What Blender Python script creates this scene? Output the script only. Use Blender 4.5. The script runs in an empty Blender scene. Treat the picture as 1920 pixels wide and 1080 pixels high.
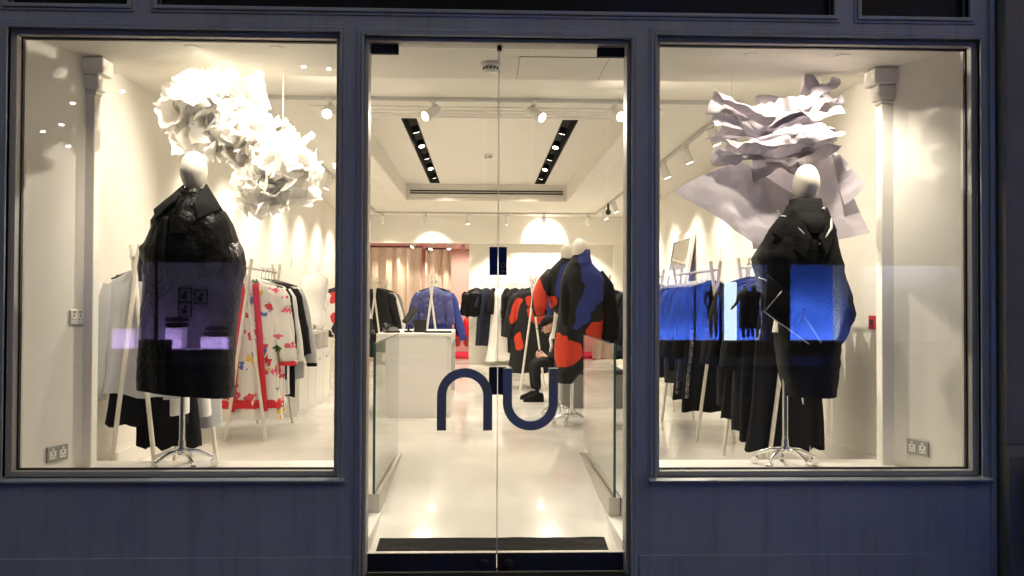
import bpy, math, random
from mathutils import Vector, Matrix, noise, Euler
random.seed(7)
S = bpy.context.scene
COL = S.collection
R = math.radians

# ------------------------------------------------------------------ camera
yaw, pitch, roll = math.atan(54/1600), math.atan(25/1600), R(0.24)
Fv = Vector((math.sin(yaw)*math.cos(pitch), math.cos(yaw)*math.cos(pitch), math.sin(pitch)))
R0 = Vector((math.cos(yaw), -math.sin(yaw), 0)); U0 = R0.cross(Fv)
Rv = R0*math.cos(roll)+U0*math.sin(roll); Uv = U0*math.cos(roll)-R0*math.sin(roll)
cam = bpy.data.cameras.new('camera'); cam_o = bpy.data.objects.new('camera', cam); COL.objects.link(cam_o)
cam.sensor_width = 36; cam.lens = 30.0; cam.clip_start = 0.05; cam.clip_end = 500
m = Matrix((Rv, Uv, -Fv)).transposed().to_4x4(); m.translation = Vector((0, -4.7, 1.51)); cam_o.matrix_world = m
S.camera = cam_o

# ------------------------------------------------------------------ dusk sky, exposure
W = bpy.data.worlds.new('World'); S.world = W; W.use_nodes = True
wn = W.node_tree; bg = wn.nodes['Background']
sky = wn.nodes.new('ShaderNodeTexSky'); sky.sky_type = 'NISHITA'; sky.sun_disc = False
sky.sun_elevation = R(10.0); sky.sun_rotation = R(150); sky.altitude = 0; sky.ozone_density = 0.0; sky.dust_density = 6.0; sky.air_density = 1.0
wn.links.new(sky.outputs[0], bg.inputs[0]); bg.inputs[1].default_value = 0.15
S.view_settings.view_transform = 'Standard'; S.view_settings.look = 'None'
S.view_settings.exposure = 0.0; S.view_settings.gamma = 1.0; S.view_settings.use_curve_mapping = False
cy = S.cycles
cy.max_bounces = 10; cy.diffuse_bounces = 6; cy.glossy_bounces = 4; cy.transmission_bounces = 4
cy.transparent_max_bounces = 24; cy.sample_clamp_indirect = 14.0; cy.caustics_reflective = False; cy.caustics_refractive = False
cy.use_denoising = True
LAMP = (1.0, 0.89, 0.71)      # warm white of the shop's lamps
SPOT = 2.2                   # overall level of the shop's lamps

# ------------------------------------------------------------------ materials
def M(name, col, rough=0.6, metal=0.0, var=0.0, vscale=6.0, bump=0.0, bscale=60.0, sheen=0.0, spec=0.5, coat=0.0, rvar=0.0):
    mt = bpy.data.materials.new(name); mt.use_nodes = True
    n = mt.node_tree.nodes; l = mt.node_tree.links; p = n['Principled BSDF']
    p.inputs['Base Color'].default_value = (*col, 1); p.inputs['Roughness'].default_value = rough
    p.inputs['Metallic'].default_value = metal; p.inputs['Specular IOR Level'].default_value = spec
    p.inputs['Sheen Weight'].default_value = sheen; p.inputs['Coat Weight'].default_value = coat
    p.inputs['Coat Roughness'].default_value = 0.08
    tc = n.new('ShaderNodeTexCoord')
    if var or rvar:
        nz = n.new('ShaderNodeTexNoise'); nz.inputs['Scale'].default_value = vscale; nz.inputs['Detail'].default_value = 5
        l.new(tc.outputs['Object'], nz.inputs['Vector'])
    if var:
        mr = n.new('ShaderNodeMapRange'); mr.inputs[1].default_value = .3; mr.inputs[2].default_value = .7
        mr.inputs[3].default_value = 1-var; mr.inputs[4].default_value = 1+var
        l.new(nz.outputs[0], mr.inputs[0])
        vm = n.new('ShaderNodeVectorMath'); vm.operation = 'SCALE'; vm.inputs[0].default_value = col
        l.new(mr.outputs[0], vm.inputs['Scale']); l.new(vm.outputs[0], p.inputs['Base Color'])
    if rvar:
        mr2 = n.new('ShaderNodeMapRange'); mr2.inputs[1].default_value = .3; mr2.inputs[2].default_value = .7
        mr2.inputs[3].default_value = max(0, rough-rvar); mr2.inputs[4].default_value = rough+rvar
        l.new(nz.outputs[0], mr2.inputs[0]); l.new(mr2.outputs[0], p.inputs['Roughness'])
    if bump:
        nb = n.new('ShaderNodeTexNoise'); nb.inputs['Scale'].default_value = bscale; nb.inputs['Detail'].default_value = 3
        l.new(tc.outputs['Object'], nb.inputs['Vector'])
        bp = n.new('ShaderNodeBump'); bp.inputs['Strength'].default_value = bump; bp.inputs['Distance'].default_value = 0.01
        l.new(nb.outputs[0], bp.inputs['Height']); l.new(bp.outputs[0], p.inputs['Normal'])
    return mt

def glass(name, tint=(1, 1, 1), r0=0.045):
    mt = bpy.data.materials.new(name); mt.use_nodes = True
    n = mt.node_tree.nodes; l = mt.node_tree.links; n.clear()
    out = n.new('ShaderNodeOutputMaterial'); mx = n.new('ShaderNodeMixShader')
    tr = n.new('ShaderNodeBsdfTransparent'); tr.inputs[0].default_value = (*tint, 1)
    gl = n.new('ShaderNodeBsdfGlossy'); gl.inputs['Roughness'].default_value = 0.0
    ge = n.new('ShaderNodeNewGeometry'); dt = n.new('ShaderNodeVectorMath'); dt.operation = 'DOT_PRODUCT'
    l.new(ge.outputs['Normal'], dt.inputs[0]); l.new(ge.outputs['Incoming'], dt.inputs[1])
    def mth(op, a, b=None):
        q = n.new('ShaderNodeMath'); q.operation = op
        for i, v in enumerate((a, b)):
            if v is None: continue
            if isinstance(v, (int, float)): q.inputs[i].default_value = v
            else: l.new(v, q.inputs[i])
        return q.outputs[0]
    c = mth('SUBTRACT', 1.0, mth('ABSOLUTE', dt.outputs['Value']))
    f = mth('ADD', mth('MULTIPLY', mth('POWER', c, 5.0), 1-r0), r0)
    l.new(f, mx.inputs[0]); l.new(tr.outputs[0], mx.inputs[1]); l.new(gl.outputs[0], mx.inputs[2])
    l.new(mx.outputs[0], out.inputs[0])
    return mt

def emit(name, col, st):
    mt = bpy.data.materials.new(name); mt.use_nodes = True
    n = mt.node_tree.nodes; l = mt.node_tree.links; n.clear()
    out = n.new('ShaderNodeOutputMaterial'); e = n.new('ShaderNodeEmission')
    e.inputs[0].default_value = (*col, 1); e.inputs[1].default_value = st
    l.new(e.outputs[0], out.inputs[0]); mt.cycles.emission_sampling = 'NONE'
    return mt

def paper(name, col, trans, bump=0.25, bscale=9.0):
    mt = bpy.data.materials.new(name); mt.use_nodes = True
    n = mt.node_tree.nodes; l = mt.node_tree.links; n.clear()
    out = n.new('ShaderNodeOutputMaterial'); mx = n.new('ShaderNodeMixShader'); mx.inputs[0].default_value = trans
    d = n.new('ShaderNodeBsdfDiffuse'); t = n.new('ShaderNodeBsdfTranslucent')
    d.inputs[0].default_value = (*col, 1); t.inputs[0].default_value = (*col, 1)
    tc = n.new('ShaderNodeTexCoord'); v = n.new('ShaderNodeTexVoronoi'); v.feature = 'F1'; v.inputs['Scale'].default_value = bscale
    b = n.new('ShaderNodeBump'); b.inputs['Strength'].default_value = bump; b.inputs['Distance'].default_value = .03
    l.new(tc.outputs['Object'], v.inputs['Vector']); l.new(v.outputs['Distance'], b.inputs['Height'])
    l.new(b.outputs[0], d.inputs['Normal'])
    l.new(d.outputs[0], mx.inputs[1]); l.new(t.outputs[0], mx.inputs[2]); l.new(mx.outputs[0], out.inputs[0])
    return mt

def floral(name, base, cols, scale=14, cut=0.33):
    """printed cloth: blobs of colour scattered on a base colour"""
    mt = M(name, base, .7); n = mt.node_tree.nodes; l = mt.node_tree.links; p = n['Principled BSDF']
    tc = n.new('ShaderNodeTexCoord'); nz = n.new('ShaderNodeTexNoise'); nz.inputs['Scale'].default_value = scale*1.3
    mxv = n.new('ShaderNodeMix'); mxv.data_type = 'VECTOR'; mxv.inputs[0].default_value = .12
    l.new(tc.outputs['Object'], nz.inputs['Vector']); l.new(tc.outputs['Object'], mxv.inputs[4]); l.new(nz.outputs['Color'], mxv.inputs[5])
    v = n.new('ShaderNodeTexVoronoi'); v.inputs['Scale'].default_value = scale
    l.new(mxv.outputs[1], v.inputs['Vector'])
    cr = n.new('ShaderNodeValToRGB'); cr.color_ramp.interpolation = 'CONSTANT'
    sep = n.new('ShaderNodeSeparateColor'); l.new(v.outputs['Color'], sep.inputs[0]); l.new(sep.outputs[0], cr.inputs[0])
    while len(cr.color_ramp.elements) < len(cols): cr.color_ramp.elements.new(.5)
    for i, c in enumerate(cols):
        cr.color_ramp.elements[i].position = i/len(cols); cr.color_ramp.elements[i].color = (*c, 1)
    lt = n.new('ShaderNodeMath'); lt.operation = 'LESS_THAN'; lt.inputs[1].default_value = cut; l.new(v.outputs['Distance'], lt.inputs[0])
    mx = n.new('ShaderNodeMix'); mx.data_type = 'RGBA'; mx.inputs[6].default_value = (*base, 1)
    l.new(lt.outputs[0], mx.inputs[0]); l.new(cr.outputs[0], mx.inputs[7]); l.new(mx.outputs[2], p.inputs['Base Color'])
    return mt

def patches(name, base, groups, rough=.85, warp=.10, wscale=4.0):
    """cloth pieced from large flat patches: groups = [(colour, [(x, z, rx, rz, angle), ...]), ...] in the garment's own metres"""
    mt = M(name, base, rough, bump=.25, bscale=220, sheen=.0); n = mt.node_tree.nodes; l = mt.node_tree.links; p = n['Principled BSDF']
    tc = n.new('ShaderNodeTexCoord'); nz = n.new('ShaderNodeTexNoise'); nz.inputs['Scale'].default_value = wscale; nz.inputs['Detail'].default_value = 1
    l.new(tc.outputs['Object'], nz.inputs['Vector'])
    sc = n.new('ShaderNodeVectorMath'); sc.operation = 'MULTIPLY_ADD'; sc.inputs[1].default_value = (warp*2,)*3
    l.new(nz.outputs['Color'], sc.inputs[0]); l.new(tc.outputs['Object'], sc.inputs[2])
    sb = n.new('ShaderNodeVectorMath'); sb.operation = 'SUBTRACT'; sb.inputs[1].default_value = (warp,)*3
    l.new(sc.outputs[0], sb.inputs[0]); sx = n.new('ShaderNodeSeparateXYZ'); l.new(sb.outputs[0], sx.inputs[0])
    def mth(op, a, b):
        q = n.new('ShaderNodeMath'); q.operation = op
        for i, v in enumerate((a, b)):
            if isinstance(v, (int, float)): q.inputs[i].default_value = v
            else: l.new(v, q.inputs[i])
        return q.outputs[0]
    cur = None
    for c, els in groups:
        msk = None
        for (ex, ez, rx, rz, an) in els:
            dx = mth('SUBTRACT', sx.outputs[0], ex); dz = mth('SUBTRACT', sx.outputs[2], ez); ca, sa = math.cos(an), math.sin(an)
            u = mth('ADD', mth('MULTIPLY', dx, ca/rx), mth('MULTIPLY', dz, sa/rx))
            w = mth('SUBTRACT', mth('MULTIPLY', dz, ca/rz), mth('MULTIPLY', dx, sa/rz))
            inside = mth('LESS_THAN', mth('ADD', mth('POWER', mth('ABSOLUTE', u, 0), 2.6), mth('POWER', mth('ABSOLUTE', w, 0), 2.6)), 1.0)
            msk = inside if msk is None else mth('MAXIMUM', msk, inside)
        mx = n.new('ShaderNodeMix'); mx.data_type = 'RGBA'; l.new(msk, mx.inputs[0]); mx.inputs[7].default_value = (*c, 1)
        if cur is None: mx.inputs[6].default_value = (*base, 1)
        else: l.new(cur, mx.inputs[6])
        cur = mx.outputs[2]
    l.new(cur, p.inputs['Base Color'])
    return mt

X = {}
X['facade'] = M('blue grey gloss paint', (.325, .365, .41), .42, var=.07, vscale=2.2, bump=.06, bscale=28, rvar=.10)
def weather(mt):
    """faint rain streaks and grime on the paint"""
    n = mt.node_tree.nodes; l = mt.node_tree.links; p = n['Principled BSDF']; src = p.inputs['Base Color'].links[0].from_socket
    tc = n.new('ShaderNodeTexCoord'); mp = n.new('ShaderNodeMapping'); mp.inputs['Scale'].default_value = (9, 9, .8)
    nz = n.new('ShaderNodeTexNoise'); nz.inputs['Scale'].default_value = 1.6; nz.inputs['Detail'].default_value = 6; nz.inputs['Roughness'].default_value = .65
    l.new(tc.outputs['Object'], mp.inputs[0]); l.new(mp.outputs[0], nz.inputs['Vector'])
    r = n.new('ShaderNodeMapRange'); r.inputs[1].default_value = .48; r.inputs[2].default_value = .78; r.inputs[3].default_value = 0; r.inputs[4].default_value = .45; l.new(nz.outputs[0], r.inputs[0])
    mx = n.new('ShaderNodeMix'); mx.data_type = 'RGBA'; l.new(r.outputs[0], mx.inputs[0]); l.new(src, mx.inputs[6]); mx.inputs[7].default_value = (.15, .145, .14, 1)
    l.new(mx.outputs[2], p.inputs['Base Color'])
weather(X['facade'])
X['rebate'] = M('pale painted rebate', (.50, .48, .44), .5, var=.04)
X['gasket'] = M('black rubber', (.012, .012, .013), .6)
X['signglass'] = M('black sign panel', (.008, .009, .011), .25, var=.2)
X['glass'] = glass('clear glass')
X['bglass'] = glass('balustrade glass', (.94, .97, .955), .05)
X['gedge'] = M('green glass edge', (.015, .10, .075), .2)
X['wall'] = M('cream emulsion wall', (.80, .775, .715), .65, var=.025, vscale=1.4, bump=.05, bscale=40)
X['ceil'] = M('ceiling paint', (.78, .755, .70), .8, var=.02, vscale=.9)
X['cornice'] = M('cornice plaster', (.82, .79, .74), .6)
X['floor'] = M('white poured resin', (.75, .73, .69), .19, var=.06, vscale=2.2, rvar=.07, bump=.01, bscale=3, coat=.2)
X['plinth'] = M('white painted board', (.83, .81, .77), .35, var=.02)
X['steel'] = M('brushed steel', (.55, .53, .49), .38, 1.0, var=.05, vscale=30)
X['chrome'] = M('chrome', (.75, .75, .75), .12, 1.0)
X['blackmetal'] = M('black powder coat', (.012, .0125, .013), .6, var=.15, spec=.3)
X['mat'] = M('black coir mat', (.0035, .0035, .004), .95, var=.4, vscale=60, bump=1.0, bscale=160)
X['slate'] = M('slate blue letter face', (.19, .22, .31), .4, var=.05)
X['letterside'] = M('pale letter edge', (.40, .45, .45), .5)
X['navyplate'] = M('navy enamel plate', (.012, .03, .17), .15)
X['wood'] = M('white stained wood', (.72, .68, .60), .5, var=.06, vscale=20)
X['rail'] = M('white steel rail', (.70, .68, .63), .35)
X['white'] = M('white cotton', (.80, .78, .75), .85, var=.03, bump=.15, bscale=200)
X['offwhite'] = M('ecru linen', (.46, .47, .49), .9, var=.05, bump=.15, bscale=180)
X['black'] = M('black cloth', (.005, .005, .0058), .88, var=.25, vscale=12, bump=.3, bscale=240, spec=.25)
X['black2'] = M('washed black cloth', (.013, .013, .015), .9, var=.25, vscale=9, bump=.3, bscale=200, spec=.3)
X['navy'] = M('navy wool', (.011, .014, .03), .9, var=.2, bump=.3, bscale=220, spec=.3)
X['charcoal'] = M('charcoal jersey', (.045, .047, .05), .9, var=.15, bump=.2, bscale=240)
X['grey'] = M('grey melange', (.22, .22, .22), .9, var=.12, vscale=40)
X['nylon'] = M('black crinkled nylon', (.0032, .0032, .0036), .36, var=.2, bump=.9, bscale=30, spec=.16)
X['sherpa'] = M('black boucle', (.006, .006, .0065), .95, var=.2, vscale=70, bump=.55, bscale=95, sheen=.0, spec=.3)
X['piping'] = M('white cord piping', (.72, .71, .69), .6)
X['manq'] = M('cream mannequin lacquer', (.76, .72, .63), .45)
X['denim'] = floral('indigo tie dye nylon', (.055, .06, .20), [(.03, .03, .12), (.10, .11, .28), (.05, .05, .18), (.14, .15, .32)], 16, .42)
X['cobalt'] = M('cobalt blue cloth', (.03, .05, .26), .85, bump=.2, bscale=200)
X['red'] = M('scarlet cloth', (.62, .02, .03), .8, var=.04, bump=.2, bscale=200)
X['orange'] = M('orange red felt', (.60, .045, .015), .9, bump=.2, bscale=200)
X['flower'] = floral('flower printed cotton', (.78, .75, .71), [(.65, .03, .05), (.12, .16, .5), (.78, .75, .71), (.70, .10, .16), (.06, .14, .05), (.70, .13, .18), (.78, .75, .71), (.62, .05, .08), (.75, .45, .05), (.78, .75, .71)], 13, .40)
X['fleck'] = floral('white flecked braid', (.03, .03, .032), [(.55, .55, .55), (.03, .03, .03), (.4, .4, .4)], 45, .4)
X['knit'] = floral('black white knit', (.75, .74, .72), [(.01, .01, .012), (.75, .74, .72), (.01, .01, .012), (.60, .03, .03)], 7, .6)
X['redextinguisher'] = M('red enamel', (.55, .012, .018), .3)
X['redbox'] = M('red plastic', (.50, .015, .018), .4)
X['plastic'] = M('white plastic', (.78, .77, .73), .4)
X['socket'] = M('grey socket plate', (.34, .34, .32), .4, .6)
X['blackplastic'] = M('black plastic', (.01, .01, .011), .4)
X['mirror'] = M('mirror glass', (.85, .87, .86), .01, 1.0)
X['curtain'] = M('beige curtain velvet', (.66, .52, .42), .85, var=.05, vscale=5, bump=.1, bscale=150)
X['pinkwall'] = M('dusty pink wall', (.58, .40, .36), .8, var=.03)
X['carpet'] = M('hot pink carpet', (.70, .02, .07), .95, bump=.3, bscale=200)
X['bench'] = M('grey felt box', (.20, .20, .19), .9, var=.05)
X['paperwhite'] = paper('white tissue paper', (.95, .93, .89), .68)
X['papergrey'] = paper('lilac grey paper', (.50, .46, .51), .10, .12, 14)
X['track'] = M('grey track', (.52, .52, .50), .4)
X['trackdark'] = M('track groove', (.03, .03, .03), .5)
X['headwhite'] = M('white lamp body', (.74, .73, .70), .4)
X['lens'] = emit('lamp lens', (1, .90, .74), 40)
X['lensdim'] = emit('downlight lens', (1, .88, .70), 14)
X['skin'] = M('skin', (.52, .30, .22), .5, var=.05, vscale=30)
X['hair'] = M('dark hair', (.01, .008, .007), .7)
X['stone'] = M('grey painted stone', (.17, .17, .155), .8, var=.12, vscale=5, bump=.2, bscale=30)
X['darkstone'] = M('black painted wall', (.012, .012, .013), .6, var=.2)
X['pavement'] = M('damp dark paving', (.045, .045, .047), .75, var=.25, vscale=3, bump=.3, bscale=50)
X['asphalt'] = M('asphalt', (.04, .04, .042), .85, var=.2, vscale=4, bump=.4, bscale=80)
X['brick'] = M('dark brick', (.10, .075, .06), .9, var=.2, vscale=3, bump=.3, bscale=30)

# ------------------------------------------------------------------ mesh helpers
class MB:
    def __init__(s): s.v = []; s.f = []
    def add(s, vs, fs):
        b = len(s.v); s.v += [tuple(q) for q in vs]; s.f += [tuple(i+b for i in f) for f in fs]; return s
    def box(s, x0, x1, y0, y1, z0, z1):
        return s.add([(x0,y0,z0),(x1,y0,z0),(x1,y1,z0),(x0,y1,z0),(x0,y0,z1),(x1,y0,z1),(x1,y1,z1),(x0,y1,z1)],
              [(0,3,2,1),(4,5,6,7),(0,1,5,4),(1,2,6,5),(2,3,7,6),(3,0,4,7)])
    def prism(s, poly, z0, z1, axis='z'):
        n = len(poly)
        def P(a, b, c): return {'z': (a, b, c), 'y': (a, c, b), 'x': (c, a, b)}[axis]
        vs = [P(a, b, z0) for a, b in poly]+[P(a, b, z1) for a, b in poly]
        fs = [tuple(range(n))[::-1], tuple(range(n, 2*n))]+[(i, (i+1) % n, n+(i+1) % n, n+i) for i in range(n)]
        return s.add(vs, fs)
    def tube(s, pts, rad, n=8, cap=True, flat=1.0):
        pts = [Vector(q) for q in pts]; k = len(pts)
        if not isinstance(rad, (list, tuple)): rad = [rad]*k
        vs = []; up = None
        for i, q in enumerate(pts):
            t = (pts[min(i+1, k-1)]-pts[max(i-1, 0)]).normalized()
            if up is None:
                up = Vector((0, 1, 0)) if abs(t.y) < .9 else Vector((1, 0, 0))
            b = t.cross(up).normalized(); u = b.cross(t).normalized(); up = u
            for j in range(n):
                a = 2*math.pi*j/n
                vs.append(q+b*(math.cos(a)*rad[i])+u*(math.sin(a)*rad[i]*flat))
        fs = [(i*n+j, i*n+(j+1) % n, (i+1)*n+(j+1) % n, (i+1)*n+j) for i in range(k-1) for j in range(n)]
        if cap: fs += [tuple(range(n))[::-1], tuple(range((k-1)*n, k*n))]
        return s.add(vs, fs)
    def lathe(s, prof, n=20, c=(0, 0, 0), sx=1, sy=1):
        k = len(prof); vs = []
        for r, z in prof:
            for j in range(n):
                a = 2*math.pi*j/n; vs.append((c[0]+math.cos(a)*r*sx, c[1]+math.sin(a)*r*sy, c[2]+z))
        fs = [(i*n+j, i*n+(j+1) % n, (i+1)*n+(j+1) % n, (i+1)*n+j) for i in range(k-1) for j in range(n)]
        fs += [tuple(range(n))[::-1], tuple(range((k-1)*n, k*n))]
        return s.add(vs, fs)
    def ball(s, c, r, n=14, m=9, sc=(1, 1, 1)):
        prof = [(max(1e-4, math.sin(math.pi*i/m)), -math.cos(math.pi*i/m)) for i in range(m+1)]
        vs = []
        for q, z in prof:
            for j in range(n):
                a = 2*math.pi*j/n; vs.append((c[0]+r*sc[0]*q*math.cos(a), c[1]+r*sc[1]*q*math.sin(a), c[2]+r*sc[2]*z))
        fs = [(i*n+j, i*n+(j+1) % n, (i+1)*n+(j+1) % n, (i+1)*n+j) for i in range(m) for j in range(n)]
        return s.add(vs, fs)
    def grid(s, fn, nu, nv):
        vs = [fn(i/nu, j/nv) for i in range(nu+1) for j in range(nv+1)]
        w = nv+1
        fs = [(i*w+j, (i+1)*w+j, (i+1)*w+j+1, i*w+j+1) for i in range(nu) for j in range(nv)]
        return s.add(vs, fs)
    def plate(s, a0, a1, b0, b1, c0, c1, holes, axis='z'):
        """slab over a x b with rectangular holes, thickness c0..c1 along axis"""
        As = sorted({a0, a1, *[h[0] for h in holes], *[h[1] for h in holes]}); As = [q for q in As if a0 <= q <= a1]
        Bs = sorted({b0, b1, *[h[2] for h in holes], *[h[3] for h in holes]}); Bs = [q for q in Bs if b0 <= q <= b1]
        def solid(i, j):
            if i < 0 or j < 0 or i >= len(As)-1 or j >= len(Bs)-1: return False
            ca, cb = (As[i]+As[i+1])/2, (Bs[j]+Bs[j+1])/2
            return not any(h[0] < ca < h[1] and h[2] < cb < h[3] for h in holes)
        def P(a, b, c): return {'z': (a, b, c), 'y': (a, c, b), 'x': (c, a, b)}[axis]
        for i in range(len(As)-1):
            for j in range(len(Bs)-1):
                if not solid(i, j): continue
                p, q, u, w = As[i], As[i+1], Bs[j], Bs[j+1]
                for c in (c0, c1): s.add([P(p,u,c),P(q,u,c),P(q,w,c),P(p,w,c)], [(0,1,2,3)])
                for (di, dj, e) in ((-1,0,((p,u),(p,w))),(1,0,((q,u),(q,w))),(0,-1,((p,u),(q,u))),(0,1,((p,w),(q,w)))):
                    if not solid(i+di, j+dj):
                        (x1, y1), (x2, y2) = e
                        s.add([P(x1,y1,c0),P(x2,y2,c0),P(x2,y2,c1),P(x1,y1,c1)], [(0,1,2,3)])
        return s

def O(name, mb, mat, parent=None, loc=(0, 0, 0), rz=0.0, smooth=False, bev=0.0, sub=0):
    me = bpy.data.meshes.new(name); me.from_pydata(mb.v, [], mb.f); me.validate(); me.update()
    import bmesh
    bm = bmesh.new(); bm.from_mesh(me); bmesh.ops.remove_doubles(bm, verts=bm.verts, dist=1e-5)
    bmesh.ops.recalc_face_normals(bm, faces=bm.faces); bm.to_mesh(me); bm.free()
    me.materials.append(X[mat] if isinstance(mat, str) else mat)
    if smooth:
        me.polygons.foreach_set('use_smooth', [True]*len(me.polygons))
        if smooth == 'auto': me.set_sharp_from_angle(angle=R(40))
    o = bpy.data.objects.new(name, me); COL.objects.link(o); o.location = loc; o.rotation_euler = (0, 0, rz)
    if parent: o.parent = parent
    if bev:
        b = o.modifiers.new('bevel', 'BEVEL'); b.width = bev; b.segments = 2; b.limit_method = 'ANGLE'
    if sub:
        b = o.modifiers.new('sub', 'SUBSURF'); b.levels = sub; b.render_levels = sub
    return o
def tag(o, label, cat, group=None):
    o['label'] = label; o['category'] = cat
    if group: o['group'] = group
    return o
def thing(name, label, cat, loc=(0, 0, 0), rz=0.0, group=None):
    o = bpy.data.objects.new(name, None); COL.objects.link(o); o.location = loc; o.rotation_euler = (0, 0, rz); o.empty_display_size = .1
    return tag(o, label, cat, group)
def struct(name, mb, mat, label=None, **k):
    o = O(name, mb, mat, **k); o['kind'] = 'structure'
    if label: o['label'] = label
    return o
def facets(seed, k, wl0, wl1, amp):
    """sharp paper creases: triangle waves of several lengths and directions (metres)"""
    rnd = random.Random(seed); F = []
    for _ in range(k):
        a = rnd.uniform(0, math.pi); w = rnd.uniform(wl0, wl1); F.append((math.cos(a)/w, math.sin(a)/w, rnd.random(), w*amp*rnd.uniform(.5, 1)))
    def f(x, y):
        s_ = 0
        x2 = x+.05*math.sin(y*11+seed); y2 = y+.05*math.sin(x*9+seed)
        for a, b, c, d in F:
            t_ = (a*x2+b*y2+c) % 1.0; s_ += d*(abs(t_-.5)*2-.5)
        return s_
    return f
def crumple(seed, k, amp, scale):
    rnd = random.Random(seed); F = []
    for _ in range(k):
        a = rnd.uniform(0, 2*math.pi); F.append((math.cos(a), math.sin(a), rnd.uniform(-scale, scale), rnd.uniform(-1, 1)*amp))
    return lambda u, v: sum(d*abs(a*u+b*v-c) for a, b, c, d in F)

# ================================================================== street
struct('pavement', MB().box(-40, 40, -4.2, -.002, -.20, -.03), 'pavement')
struct('road', MB().box(-40, 40, -15.5, -4.2, -.30, -.15), 'asphalt')
struct('pavement', MB().box(-40, 40, -60, -15.5, -.20, -.03), 'pavement', label='far pavement across the street')

# ================================================================== shopfront
LW = (-2.553, -.822, .577, 2.957); RW = (.990, 2.762, .571, 2.966); DR = (-.640, .798, 0.0, 2.951)
shop = thing('shopfront', 'blue grey painted shopfront with two display windows and a glass entrance', 'shopfront', (0, 0, 0))
SG = [(-2.585, -1.945), (-1.785, 1.955), (2.112, 2.728)]
holes = [(LW[0]-.03, LW[1]+.03, LW[2]-.03, LW[3]+.03), (RW[0]-.03, RW[1]+.03, RW[2]-.03, RW[3]+.03), (DR[0]-.02, DR[1]+.02, -.1, DR[3]+.02)]
holes += [(a, b, 3.118, 3.9) for a, b in SG]
O('wall', MB().plate(-8, 2.878, -.04, 5.4, 0, .16, holes, 'y'), 'facade', shop)
def ring(a0, a1, b0, b1, w, y0, y1, open_bottom=False):
    lo = b0-(0 if open_bottom else w)
    return MB().plate(a0-w, a1+w, lo, b1+w, y0, y1, [(a0, a1, b0-(1 if open_bottom else 0), b1)], 'y')
for (a0, a1, b0, b1) in (LW, RW):
    fr = O('window_frame', ring(a0-.004, a1+.004, b0-.004, b1+.004, .026, .04, .15), 'rebate', shop, bev=.003)
    O('gasket', ring(a0+.004, a1-.004, b0+.004, b1-.004, .009, .088, .112), 'gasket', fr)
    O('moulding', ring(a0-.03, a1+.03, b0-.03, b1+.03, .014, -.012, .03), 'facade', fr, bev=.004)
    O('moulding', ring(a0-.044, a1+.044, b0-.044, b1+.044, .022, -.008, .02), 'facade', fr, bev=.006)
    O('moulding', ring(a0-.066, a1+.066, b0-.066, b1+.066, .010, -.004, .02), 'facade', fr, bev=.003)
    O('sill', MB().prism([(-.035, b0-.055), (-.045, b0-.047), (-.045, b0-.040), (-.02, b0-.030), (.0, b0-.030), (0, b0-.055)], a0-.075, a1+.075, 'x'), 'facade', fr)
    O('window_pane', MB().box(a0, a1, .095, .103, b0, b1), 'glass', fr)
fr = O('door_frame', ring(DR[0], DR[1], 0, DR[3], .02, .03, .15, True), 'rebate', shop, bev=.003)
O('moulding', ring(DR[0]-.02, DR[1]+.02, 0, DR[3]+.02, .014, -.024, .03, True), 'facade', fr, bev=.004)
O('moulding', ring(DR[0]-.034, DR[1]+.034, 0, DR[3]+.034, .024, -.014, .02, True), 'facade', fr, bev=.006)
for a, b in SG:
    sp = O('sign_panel', MB().box(a+.004, b-.004, .05, .07, 3.122, 3.896), 'signglass', shop)
    O('moulding', ring(a, b, 3.118, 3.9, .022, -.018, .04), 'facade', sp, bev=.005)
    O('moulding', ring(a-.022, b+.022, 3.096, 3.922, .016, -.008, .03), 'facade', sp, bev=.004)
O('skirting', MB().box(-8, DR[0]-.065, -.012, .02, -.038, .115), 'facade', shop, bev=.004)
O('skirting', MB().box(DR[1]+.065, 2.84, -.012, .02, -.038, .115), 'facade', shop, bev=.004)
O('corner_moulding', MB().box(2.842, 2.872, -.02, .03, -.036, 5.4), 'facade', shop, bev=.006)
O('threshold', MB().box(DR[0], DR[1], -.01, .16, -.036, -.006), 'blackmetal', shop)
O('sill_board', MB().box(-2.58, -.80, .155, .17, .25, .545), 'plinth', shop)
O('sill_board', MB().box(.97, 2.78, .155, .17, .25, .54), 'plinth', shop)

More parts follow.
